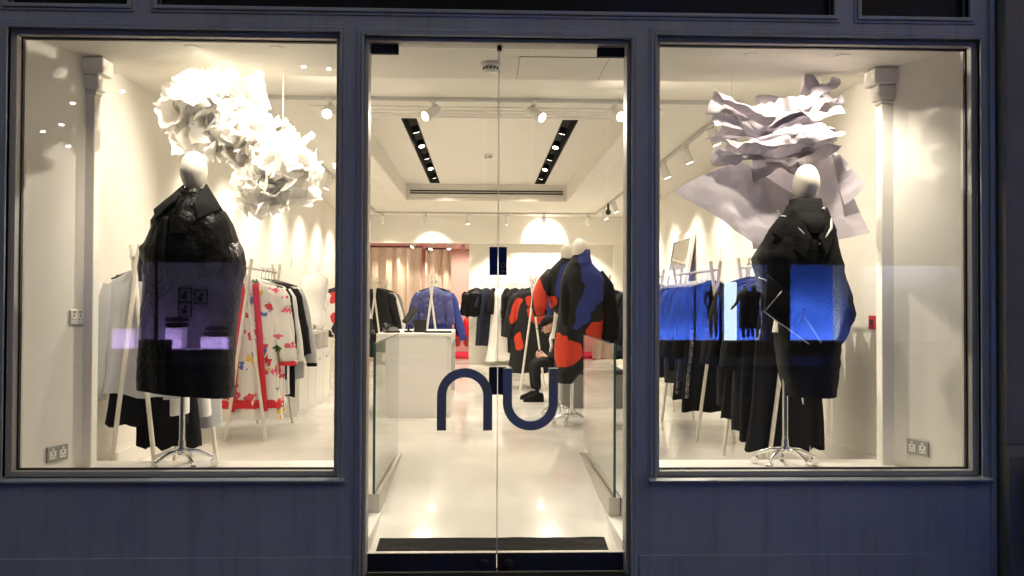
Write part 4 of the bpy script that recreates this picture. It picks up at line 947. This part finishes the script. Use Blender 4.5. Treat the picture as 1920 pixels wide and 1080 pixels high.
O('paper_sheet', sheet([(2.28, .82, 2.48), (2.34, .80, 2.47), (2.475, .74, 2.28), (2.36, .80, 2.15)], 73, .05, 16, 16, bow=.0), 'papergrey', t)
O('wire', MB().tube([(1.6, .75, 2.75), (1.6, .75, 3.0)], .0012, 5).tube([(2.2, .75, 2.8), (2.2, .75, 3.0)], .0012, 5), 'steel', t)

# ================================================================== counter and its things
cn = thing('sales_counter', 'white sales counter with an open side shelf in the middle of the store', 'counter', (-.75, 4.55, ZF))
O('body', MB().box(-.40, .36, .0, 1.5, 0, .872), 'plinth', cn, bev=.003)
O('worktop', MB().plate(-.40, .405, -.004, 1.504, .874, .907, []), 'plinth', cn, bev=.003)
O('side_frame', MB().plate(.06, 1.44, .0, .873, .361, .405, [(.12, 1.38, .16, .80)], 'x'), 'plinth', cn)
O('shelf_back', MB().box(.3605, .364, .12, 1.38, .16, .80), 'bench', cn)
k = O('side_desk', MB().box(-1.16, -1.153, 4.55, 5.2, ZF, 1.15).box(-1.153, -.80, 4.56, 5.2, 1.10, 1.15) if False else MB().box(-1.15, -1.02, 4.62, 5.6, ZF+.0, 1.10), 'plinth', bev=.003)
tag(k, 'narrow white cabinet standing left against the sales counter', 'cabinet')
O('door_gap', MB().box(-1.0205, -1.019, 4.63, 5.55, .3, .301), 'gasket', k)
ZT = ZF+.907
t = thing('telephone', 'black desk telephone at the left end of the counter', 'telephone', (-1.02, 4.85, ZT), .3)
O('base', MB().prism([(-.09, 0), (.09, 0), (.09, .06), (-.09, .025)], -.08, .08, 'x'), 'blackplastic', t, bev=.006)
O('handset', MB().tube([(-.05, -.1, .075), (-.05, -.06, .06), (-.05, .06, .07), (-.05, .1, .09)], [.022, .014, .014, .022], 10), 'blackplastic', t, smooth=True)
t = thing('card_terminal', 'black card terminal tilted on its stand on the counter', 'card reader', (-.84, 4.95, ZT), -.4)
O('stand', MB().tube([(0, 0, 0), (0, 0, .02)], [.05, .045], 16).tube([(0, 0, .02), (0, .02, .10)], .014, 10), 'blackplastic', t, smooth='auto')
b = O('body', MB().box(-.04, .04, -.022, .022, -.09, .13), 'blackplastic', t, bev=.008); b.location = (.0, .02, .17); b.rotation_euler = (R(-35), R(22), 0)
O('screen', MB().box(-.03, .03, -.0235, -.0225, .03, .11), 'charcoal', b); O('keypad', MB().box(-.03, .03, -.0245, -.0225, -.07, .015), 'charcoal', b)
t = thing('tablet_stand', 'small screen on a black folding stand on the counter', 'tablet', (-.70, 4.9, ZT), .25)
b = O('screen', MB().box(-.07, .07, -.006, .006, 0, .15), 'blackplastic', t, bev=.004); b.rotation_euler = (R(-18), 0, 0)
O('prop', MB().tube([(.0, .04, .13), (.06, .13, .006)], .006, 8).tube([(.0, .04, .13), (-.06, .13, .006)], .006, 8), 'blackplastic', t)
t = thing('laptop', 'closed dark laptop lying flat on the counter right of the tablet', 'laptop', (-.50, 4.85, ZT), .05)
O('base', MB().box(-.15, .15, -.1, .1, 0, .011), 'blackplastic', t, bev=.003); O('lid', MB().box(-.15, .15, -.1, .1, .0125, .019), 'charcoal', t, bev=.003)
# ------------------------------------------------ white cabinet left
cb = thing('drawer_cabinet', 'long white cabinet with pigeonholes and drawers along the left wall', 'cabinet', (-2.70, 4.6, ZF))
O('carcass', MB().prism([(0, 0), (.70, 0), (.70, .66), (.45, .66), (.45, .86), (.70, .86), (.70, .90), (0, .90)], 0, 1.85, 'y'), 'plinth', cb, bev=.003)
for i in range(5): O('divider', MB().box(.45, .698, .0+i*.455, .022+i*.455, .6605, .8595), 'plinth', cb)
for i in range(4):
    dw = O('drawer', MB().box(.7005, .718, .02+i*.46, .46+i*.46, .06, .62), 'plinth', cb, bev=.003); O('handle', MB().box(.718, .732, .18+i*.46, .30+i*.46, .55, .56), 'steel', dw)
k = O('paper_box', MB().box(-2.25, -2.05, 4.75, 4.97, ZF+.9, ZF+1.12), 'plinth', bev=.004); tag(k, 'white cardboard box standing on the left cabinet', 'box')
t = thing('dress_form', 'white tailor bust standing on the long left cabinet', 'dress form', (-2.1, 6.0, ZF+.9))
O('torso', loft([(.78, -.05, .05, .05), (.70, -.06, .06, .055), (.64, -.17, .17, .10), (.5, -.17, .17, .12), (.3, -.12, .12, .10), (.12, -.16, .16, .12), (.06, -.15, .15, .11)], 28), 'white', t, smooth=True)
O('stand', MB().tube([(0, 0, 0), (0, 0, .01)], [.11, .11], 20).tube([(0, 0, .01), (0, 0, .12)], .014, 10), 'steel', t, smooth='auto')
# ------------------------------------------------ leaning mirror
mr = thing('leaning_mirror', 'tall mirror in a white frame leaning on the right wall', 'mirror', (2.50, 7.35, ZF)); mr.rotation_euler = (0, R(9.0), 0)
O('frame', MB().plate(-.62, .62, 0, 2.26, -.02, .025, [(-.52, .52, .10, 2.16)], 'x'), 'plinth', mr, bev=.004)
O('glass', MB().box(-.004, .004, -.52, .52, .10, 2.16), 'mirror', mr)
O('crossbar', MB().box(-.012, .0, -.52, .52, 1.66, 1.74), 'plinth', mr)
# ------------------------------------------------ curtain and back room
def curtain(x0, x1, y, label, seed):
    t = thing('curtain', label, 'curtain', ((x0+x1)/2, y, ZF))
    w = (x1-x0)/2; rnd = random.Random(seed); ph = rnd.uniform(0, 6)
    O('cloth', MB().grid(lambda u, v: (-w+2*w*u+.02*math.sin(u*60+ph)*(1-v*.3), .075*math.sin(u*w*2*26+ph+.6*math.sin(u*9))*(.55+.45*(1-v))+.02*noise.noise(Vector((u*8, v*3, seed))), .03+2.34*v), 150, 10), 'curtain', t, smooth=True)
    O('curtain_rail', MB().tube([(-w, 0, 2.395), (w, 0, 2.395)], .012, 8), 'blackmetal', t)
    for i in range(9): O('ring', MB().tube([(-w+2*w*i/8, 0, 2.37), (-w+2*w*i/8, 0, 2.385)], .008, 8), 'blackmetal', t)
curtain(-2.68, -1.28, 13.25, 'beige full length curtain on the left of the back room', 1)
curtain(-1.24, -.70, 13.75, 'narrower beige curtain beside the pink wall', 2)
for i, (x, lb) in enumerate(((-.62, 'red fire extinguisher left of the pair on the pink wall'), (-.40, 'red fire extinguisher right of the pair, partly behind the wall edge'))):
    t = thing('fire_extinguisher', lb, 'extinguisher', (x, 16.36, .62))
    O('cylinder', MB().lathe([(0, 0), (.075, .0), (.085, .02), (.085, .40), (.06, .46), (.025, .49), (0, .49)], 20), 'redextinguisher', t, smooth='auto')
    O('valve', MB().box(-.02, .02, -.02, .02, .49, .54).box(-.015, .015, -.1, .02, .54, .555), 'blackplastic', t)
    O('hose', MB().tube([(.02, 0, .52), (.09, -.03, .50), (.11, -.03, .36), (.10, -.03, .2)], .012, 8), 'blackplastic', t, smooth=True)
    O('bracket', MB().box(-.02, .02, .085, .14, .2, .35), 'steel', t)
k = O('fire_notice', MB().box(-.66, -.54, 16.48, 16.498, 1.28, 1.42), 'plastic'); tag(k, 'small pale notice above the fire extinguishers', 'notice')
# ------------------------------------------------ bench
t = thing('seat_box', 'low grey box seat under the seated person', 'seat', (1.28, 6.0, ZF))
O('body', MB().box(-.34, .40, -.65, .65, 0, .40), 'bench', t, bev=.01); O('cushion', MB().box(-.34, .40, -.65, .65, .402, .45), 'charcoal', t, bev=.015)

# ------------------------------------------------ small fittings
def detector(loc, r, lb):
    t = thing('smoke_detector', lb, 'smoke detector', loc)
    O('base', MB().lathe([(0, 0), (r, 0), (r, -.018), (r*.9, -.022), (0, -.022)], 24), 'plastic', t, smooth='auto')
    O('chamber', MB().lathe([(0, -.022), (r*.78, -.022), (r*.72, -.05), (r*.5, -.062), (0, -.062)], 24), 'plastic', t, smooth='auto')
    for i in range(12):
        a = i*math.pi/6; s_ = O('slot', MB().box(-.006, .006, -.002, .002, -.043, -.03), 'gasket', t)
        s_.location = (math.cos(a)*r*.77, math.sin(a)*r*.77, 0); s_.rotation_euler = (0, 0, a+math.pi/2)
detector((.04, .62, 3.0), .062, 'white smoke detector on the front ceiling above the doors')
detector((.06, 6.4, CZ), .06, 'white smoke detector in the middle of the coffered ceiling')
t = thing('access_panel', 'flush ceiling access panel right of the front smoke detector', 'access panel', (.49, .72, 3.0))
O('panel', MB().box(-.27, .27, -.255, .255, -.004, -.001), 'ceil', t)
O('shadow_gap', MB().plate(-.276, .276, -.261, .261, -.003, -.0008, [(-.2705, .2705, -.2555, .2555)]), 'socket', t)
O('latch', MB().lathe([(0, -.006), (.008, -.006), (.008, -.001), (0, -.001)], 12, (0, .23, 0)), 'steel', t)
def plate_thing(name, lb, cat, loc, rz, w, h, mat, sockets=0, btn=None):
    t = thing(name, lb, cat, loc, rz)
    O('plate', MB().box(-w/2, w/2, -.010, 0, -h/2, h/2), mat, t, bev=.003)
    for i in range(sockets):
        x = (i-(sockets-1)/2)*w*.48
        f = O('outlet', MB().box(x-.022, x+.022, -.0115, -.010, -.028, .018), 'plastic' if mat != 'plastic' else 'plinth', t)
        O('pin_hole', MB().box(x-.004, x+.004, -.0122, -.0114, .0, .012).box(x-.014, x-.007, -.0122, -.0114, -.018, -.012).box(x+.007, x+.014, -.0122, -.0114, -.018, -.012), 'gasket', f)
        O('rocker', MB().box(x-.006, x+.006, -.0135, -.0117, .022, .036), 'plastic' if mat != 'plastic' else 'socket', t)
    if btn: O('button', MB().box(-w*.25, w*.25, -.014, -.010, -h*.22, h*.22), btn, t, bev=.002)
    return t
aL = math.atan2(.44, .16); aR = -math.atan2(.46, .22)
# on the splayed reveals (left wall runs (-2.60,.16)-(-2.44,.60), right wall (2.80,.16)-(2.58,.62))
plate_thing('wall_socket', 'grey double socket low on the left window reveal', 'socket', (-2.60+.16*.60, .16+.44*.60, .605), aL, .15, .09, 'socket', 2)
plate_thing('light_switch', 'white twin switch plate halfway up the left window reveal', 'switch', (-2.60+.16*.88, .16+.44*.88, 1.405), aL, .10, .09, 'plastic', 2)
plate_thing('wall_socket', 'grey double socket low on the right window reveal', 'socket', (2.80-.22*.62, .16+.46*.62, .625), aR, .15, .09, 'socket', 2)
plate_thing('fire_call_point', 'red fire alarm call point on the right wall', 'alarm', (2.878, 1.515, 1.365), -math.pi/2, .10, .10, 'redbox', 0, 'blackplastic')
plate_thing('light_switch', 'small white switch on the right wall near the mirror', 'switch', (2.878, 5.6, 2.09), -math.pi/2, .09, .16, 'plastic', 0, 'plinth')
plate_thing('wall_sensor', 'small white sensor box high on the left wall', 'sensor', (-2.718, 7.5, 2.04), math.pi/2, .09, .12, 'plastic', 0, 'plinth')
k = O('security_camera', MB().ball((2.10, 9.6, 3.02), .05, 16, 10).tube([(2.10, 9.6, 3.05), (2.10, 9.6, 3.17)], .02, 10), 'blackplastic', smooth='auto'); tag(k, 'small black dome camera under the right lighting track', 'camera')

# ================================================================== seated person
def skin(name, chain_pts, edges, radii, mat, parent, root=0, sub=2):
    me = bpy.data.meshes.new(name); me.from_pydata([tuple(q) for q in chain_pts], edges, []); me.update()
    o = bpy.data.objects.new(name, me); COL.objects.link(o); o.parent = parent
    me.materials.append(X[mat] if isinstance(mat, str) else mat)
    o.modifiers.new('skin', 'SKIN'); 
    for i, r in enumerate(radii):
        sv = me.skin_vertices[0].data[i]; sv.radius = r if isinstance(r, tuple) else (r, r); sv.use_root = (i == root)
    o.modifiers['skin'].use_smooth_shade = True
    if sub:
        s_ = o.modifiers.new('sub', 'SUBSURF'); s_.levels = sub; s_.render_levels = sub
    return o
PX, PY = 1.02, 6.15
pt = thing('person', 'person in black clothes and dark cap sitting hunched over a phone', 'person', (PX, PY, ZF))
# local: -x is forward, z up from the floor
J = [(0, 0, .53), (-.01, 0, .66), (-.04, 0, .78), (-.10, 0, .86),                        # pelvis, waist, chest, neck root
     (-.05, -.17, .80), (-.02, -.25, .62), (-.20, -.15, .555), (-.05, .17, .80), (-.02, .25, .62), (-.20, .15, .555),   # arms to wrists
     (-.06, -.11, .51), (-.36, -.13, .485), (-.33, -.12, .13), (-.06, .11, .51), (-.38, .12, .475), (-.36, .11, .13)]
E_ = [(0, 1), (1, 2), (2, 3), (2, 4), (4, 5), (5, 6), (2, 7), (7, 8), (8, 9), (0, 10), (10, 11), (11, 12), (0, 13), (13, 14), (14, 15)]
RD = [(.15, .12), (.155, .115), (.165, .12), (.062, .065), .068, .056, .042, .068, .056, .042, .092, .07, .05, .092, .07, .05]
skin('body', J, E_, RD, 'black2', pt)
hd = O('head', MB().ball((0, 0, 0), .1, 20, 14, (1.0, .78, 1.22)), 'skin', pt, smooth=True); hd.location = (-.175, 0, .945); hd.rotation_euler = (0, R(-28), 0)
O('nose', MB().tube([(-.093, 0, .02), (-.115, 0, -.015), (-.098, 0, -.025)], [.008, .014, .008], 8), 'skin', hd, smooth=True)
for s_ in (-1, 1):
    O('ear', MB().ball((.005, s_*.078, -.005), .026, 10, 6, (.8, .35, 1.2)), 'skin', hd, smooth=True)
    O('eye', MB().ball((-.088, s_*.030, .018), .009, 8, 6), 'hair', hd, smooth=True)
O('mouth', MB().tube([(-.088, -.02, -.055), (-.094, 0, -.056), (-.088, .02, -.055)], .005, 6), 'skin', hd, smooth=True)
O('beard', MB().ball((-.035, 0, -.075), .062, 14, 8, (.95, .98, .75)), 'hair', hd, smooth=True)
O('cap', MB().lathe([(.104, .035), (.106, .05), (.098, .085), (.07, .118), (.03, .132), (0, .134)], 24, (.008, 0, .0), 1.0, .82), 'black', hd, smooth='auto')
O('cap_peak', MB().prism([(-.09, -.06), (-.15, -.045), (-.165, 0), (-.15, .045), (-.09, .06)], .04, .048), 'black', hd, bev=.003)
O('neck', MB().tube([(-.10, 0, .83), (-.135, 0, .90)], [.052, .048], 14), 'skin', pt, smooth=True)
O('scarf', MB().tube([(-.145, -.06, .86), (-.165, -.075, .78), (-.15, -.08, .70), (-.17, -.085, .62)], [.018, .022, .022, .018], 10), 'white', pt, smooth=True)
for s_ in (-1, 1):
    y = s_*.13; x0 = -.33 if s_ < 0 else -.36
    O('shoe', loft([(.11, x0-.045, x0+.065, .05, y), (.085, x0-.09, x0+.075, .052, y), (.05, x0-.175, x0+.08, .052, y), (.0, x0-.185, x0+.08, .05, y)], 24), 'black', pt, smooth=True)
    w = Vector((-.20, s_*.13, .555))
    pts = [w, w+Vector((-.055, -s_*.04, .012)), w+Vector((-.085, -s_*.05, .016))]; ed = [(0, 1), (1, 2)]; rd = [.028, (.036, .02), (.03, .017)]
    for k in range(4):
        b = len(pts); off = (k-1.5)*.018; Lk = (.036, .042, .04, .032)[k]
        pts += [w+Vector((-.10, -s_*.055+off*.5, .02+off)), w+Vector((-.10-Lk, -s_*.075+off*.4, .03+off)), w+Vector((-.10-Lk*.9, -s_*.105, .045+off))]
        ed += [(2, b), (b, b+1), (b+1, b+2)]; rd += [.0095, .009, .008]
    b = len(pts); pts += [w+Vector((-.05, -s_*.05, .045)), w+Vector((-.075, -s_*.085, .068)), w+Vector((-.10, -s_*.10, .075))]; ed += [(1, b), (b, b+1), (b+1, b+2)]; rd += [.011, .010, .0085]
    skin('hand', pts, ed, rd, 'skin', pt, 0, 1)
t = thing('mobile_phone', 'mobile phone held in the seated person\'s hands', 'phone', (PX-.325, PY, ZF+.60)); t.rotation_euler = (0, R(35), 0)
O('body', MB().box(-.004, .004, -.036, .036, -.07, .07), 'blackplastic', t, bev=.004); O('screen', MB().box(.0042, .005, -.032, .032, -.062, .062), 'charcoal', t)

# ================================================================== the building across the street (seen mirrored in the windows)
YO = -19.2
ob = thing('opposite_building', 'dark building across the street with lit shop windows, mirrored in the glass', 'building', (0, YO, -.03))
HB_ = [(-11.4, -6.1, .13, 2.60), (4.4, 8.24, .42, 2.63), (8.77, 10.62, .42, 2.63), (10.9, 14.2, .42, 2.63)]
up = [(-14+i*3.5, -12.6+i*3.5, 4.6, 6.8) for i in range(9)]+[(-14+i*3.5, -12.6+i*3.5, 8.4, 10.4) for i in range(9)]
O('wall', MB().plate(-34, 34, 0, 15, -.4, 0, HB_+up, 'y'), 'brick', ob)
for (a, b, c, d) in up:
    w = O('window', ring(a+.06, b-.06, c+.06, d-.06, .06, -.2, -.14), 'rebate', ob); O('pane', MB().box(a+.06, b-.06, -.175, -.168, c+.06, d-.06), 'signglass', w)
X['bluewall'] = M('cobalt display wall', (.055, .17, .85), .7)
X['greyshop'] = M('grey shop wall', (.30, .30, .32), .8)
def bay(a, b, c, d, depth, wmat):
    r = O('shop_interior', MB().box(a-.1, b+.1, -depth-.1, -depth, c-.1, d+.3), wmat, ob)
    O('side', MB().box(a-.1, a-.002, -depth, -.4, c-.1, d+.3).box(b+.002, b+.1, -depth, -.4, c-.1, d+.3), 'greyshop', r)
    O('floor', MB().box(a-.1, b+.1, -depth, -.4, c-.1, c-.002), 'greyshop', r); O('ceiling', MB().box(a-.1, b+.1, -depth, -.4, d+.3, d+.4), 'darkstone', r)
    return r
bay(*HB_[0], 1.9, 'greyshop'); bay(*HB_[1], 1.5, 'bluewall'); bay(*HB_[2], 1.5, 'bluewall'); bay(*HB_[3], 1.5, 'greyshop')
for x0, x1 in ((6.03, 6.08), (6.76, 6.84)): O('mullion', MB().box(x0, x1, -.2, -.1, .42, 2.63), 'darkstone', ob)
def area(parent, loc, d, sx, sy, col, en):
    li = bpy.data.lights.new('shop_lamp', 'AREA'); li.shape = 'RECTANGLE'; li.size = sx; li.size_y = sy; li.color = col; li.energy = en
    lo = bpy.data.objects.new('shop_lamp', li); COL.objects.link(lo); lo.parent = parent; lo.location = loc; aim(lo, d)
area(ob, (6.32, -1.15, .48), (0, -.75, .65), 3.7, .08, (.7, .82, 1.0), 1000)
area(ob, (9.7, -1.15, .48), (0, -.75, .65), 1.75, .08, (.7, .82, 1.0), 500)
area(ob, (12.5, -.9, 2.8), (0, -.6, -.8), 3.0, .2, (.75, .78, 1.0), 120)
area(ob, (-8.9, -.7, .25), (0, -.9, .35), 3.6, .06, (.55, .38, 1.0), 170)
area(ob, (-8.7, -.9, 2.85), (0, -.4, -.9), 4.6, .3, (.95, .97, 1.0), 26)
k = thing('light_box', 'glowing white light panel in the blue shop window across the street', 'light panel', (7.31, YO-.9, .39))
O('panel', MB().box(-.185, .185, -.03, 0, 0, 1.72), emit('cool light panel', (.72, .93, 1.0), 14), k); O('case', MB().box(-.195, .195, -.10, -.031, 0, 1.73), 'darkstone', k)
def figure(x, y, lb, dress_mat, arm):
    t = thing('shop_dummy', lb, 'mannequin', (x, YO+y, .39))
    skin('figure', [(0, 0, .88), (0, 0, 1.1), (0, 0, 1.36), (0, 0, 1.5), (.0, .0, 1.63), (-.19, 0, 1.38), (-.24, .03, 1.12), (-.24+arm, .05, .90), (.19, 0, 1.38), (.24, .0, 1.12), (.2, .06, .9), (-.09, 0, .82), (-.07, .02, .45), (-.04, 0, .08), (.09, 0, .82), (.08, .03, .46), (.1, 0, .08)],
         [(0, 1), (1, 2), (2, 3), (3, 4), (2, 5), (5, 6), (6, 7), (2, 8), (8, 9), (9, 10), (0, 11), (11, 12), (12, 13), (0, 14), (14, 15), (15, 16)],
         [(.13, .10), (.12, .09), (.15, .1), .05, (.085, .10), .055, .045, .035, .055, .045, .035, .085, .06, .045, .085, .06, .045], 'black2', t)
    if dress_mat: O('dress', loft([(1.42, -.16, .16, .10), (1.1, -.15, .15, .11), (.9, -.18, .18, .13), (.35, -.19, .19, .14)], 28, .01, 4, 3), dress_mat, t, smooth=True)
    O('stand', MB().lathe([(0, 0), (.18, 0), (.18, .015), (0, .015)], 20), 'steel', t)
X['spots'] = floral('white spotted black cloth', (.02, .02, .022), [(.5, .5, .5), (.02, .02, .022), (.45, .45, .45)], 18, .3)
figure(6.74, -.75, 'dark shop dummy in trousers before the blue wall, mirrored in the right window', None, .1)
figure(7.68, -.70, 'shop dummy in a spotted dress beside the glowing panel, mirrored in the glass', 'spots', -.2)
figure(8.0, -.85, 'shop dummy in a pale dress rightmost of the mirrored three', 'denim', .05)
for i, (x0, x1, h, nm) in enumerate(((-10.75, -10.1, .58, 'leftmost'), (-9.22, -8.74, .60, 'tall'), (-8.2, -7.4, .34, 'low wide'))):
    k = O('display_block', MB().box(x0, x1, YO-1.5, YO-1.0, .10, .10+h), 'plinth', bev=.01); tag(k, f'{nm} white display block in the purple lit shop, mirrored in the left window', 'display block')
for i, (x, z) in enumerate(((-8.98, .70), (-8.98, .86), (-7.85, .44), (-7.8, .60))):
    k = O('cushion', loft([(.15, -.02, .02, .02), (.13, -.30, .30, .16), (.075, -.36, .36, .2), (.02, -.30, .30, .16), (.0, -.02, .02, .02)], 30), 'black2', loc=(x, YO-1.25, z), smooth=True)
    tag(k, ['lower dark cushion on the tall display block across the street', 'upper dark cushion on the tall display block across the street', 'lower dark cushion on the low display block across the street', 'upper dark cushion on the low display block across the street'][i], 'cushion', 'cushions across the street')
for i, (x, z, lb) in enumerate(((-8.95, 1.66, 'upper left'), (-8.48, 1.60, 'upper right'), (-8.95, 1.22, 'lower'))):
    t = thing('picture_frame', f'{lb} black framed print on the grey wall across the street', 'picture', (x, YO-1.88, z))
    O('frame', MB().plate(-.20, .20, -.22, .22, 0, .03, [(-.17, .17, -.19, .19)], 'y'), 'blackmetal', t); O('print', MB().box(-.17, .17, .0, .01, -.19, .19), 'grey', t)
    O('motif', MB().tube([(-.03, .0105, -.05), (-.03, .0125, -.05)], [.09, .09], 16).tube([(.02, .0105, .08), (.02, .0125, .08)], [.05, .05], 16), 'blackmetal', t)
t = thing('bare_tree', 'slim bare tree in a dark planter on the far pavement, mirrored in the left window', 'tree', (-8.50, -17.6, -.03))
O('planter', MB().prism([(-.30, 0), (.30, 0), (.33, .50), (-.33, .50)], -.3, .3, 'y'), 'darkstone', t, bev=.02)
O('trunk', MB().tube([(0, 0, .4), (.01, 0, 1.5), (-.02, 0, 3), (.02, 0, 4.6), (0, 0, 6.2)], [.05, .045, .04, .03, .01], 10), 'hair', t, smooth=True)
rnd = random.Random(4)
for i in range(26):
    z = rnd.uniform(.8, 5.6); a = rnd.uniform(0, 6.28); L_ = rnd.uniform(.5, 1.3); d = Vector((math.cos(a), math.sin(a), .7)).normalized()
    O('branch', MB().tube([Vector((0, 0, z)), Vector((0, 0, z))+d*L_*.5+Vector((0, 0, -.05)), Vector((0, 0, z))+d*L_+Vector((0, 0, .1))], [.014, .009, .003], 6), 'hair', t, smooth=True)
for i, (x, z) in enumerate(((-10.05, 7.3), (-11.4, 6.95), (-11.7, 6.35), (-11.5, 5.75), (-12.2, 6.15), (-5.05, 8.05), (-4.35, 8.0))):
    t = thing('bulb_lamp', f'small lit bulb on the facade across the street, {["first","second","third","fourth","fifth","sixth","seventh"][i]} of the mirrored string', 'lamp', (x, YO+.12, z), group='bulbs on the facade across the street')
    bl = O('bulb', MB().ball((0, 0, 0), .055, 12, 8, (1.4, 1, .7)), emit('bulb glow', (1, .95, .85), 30) if i == 0 else X['bulb'], t, smooth=True)
    if i == 0: X['bulb'] = bl.data.materials[0]
    O('bracket', MB().tube([(0, -.12, .06), (0, 0, .05)], .01, 6), 'blackmetal', t)
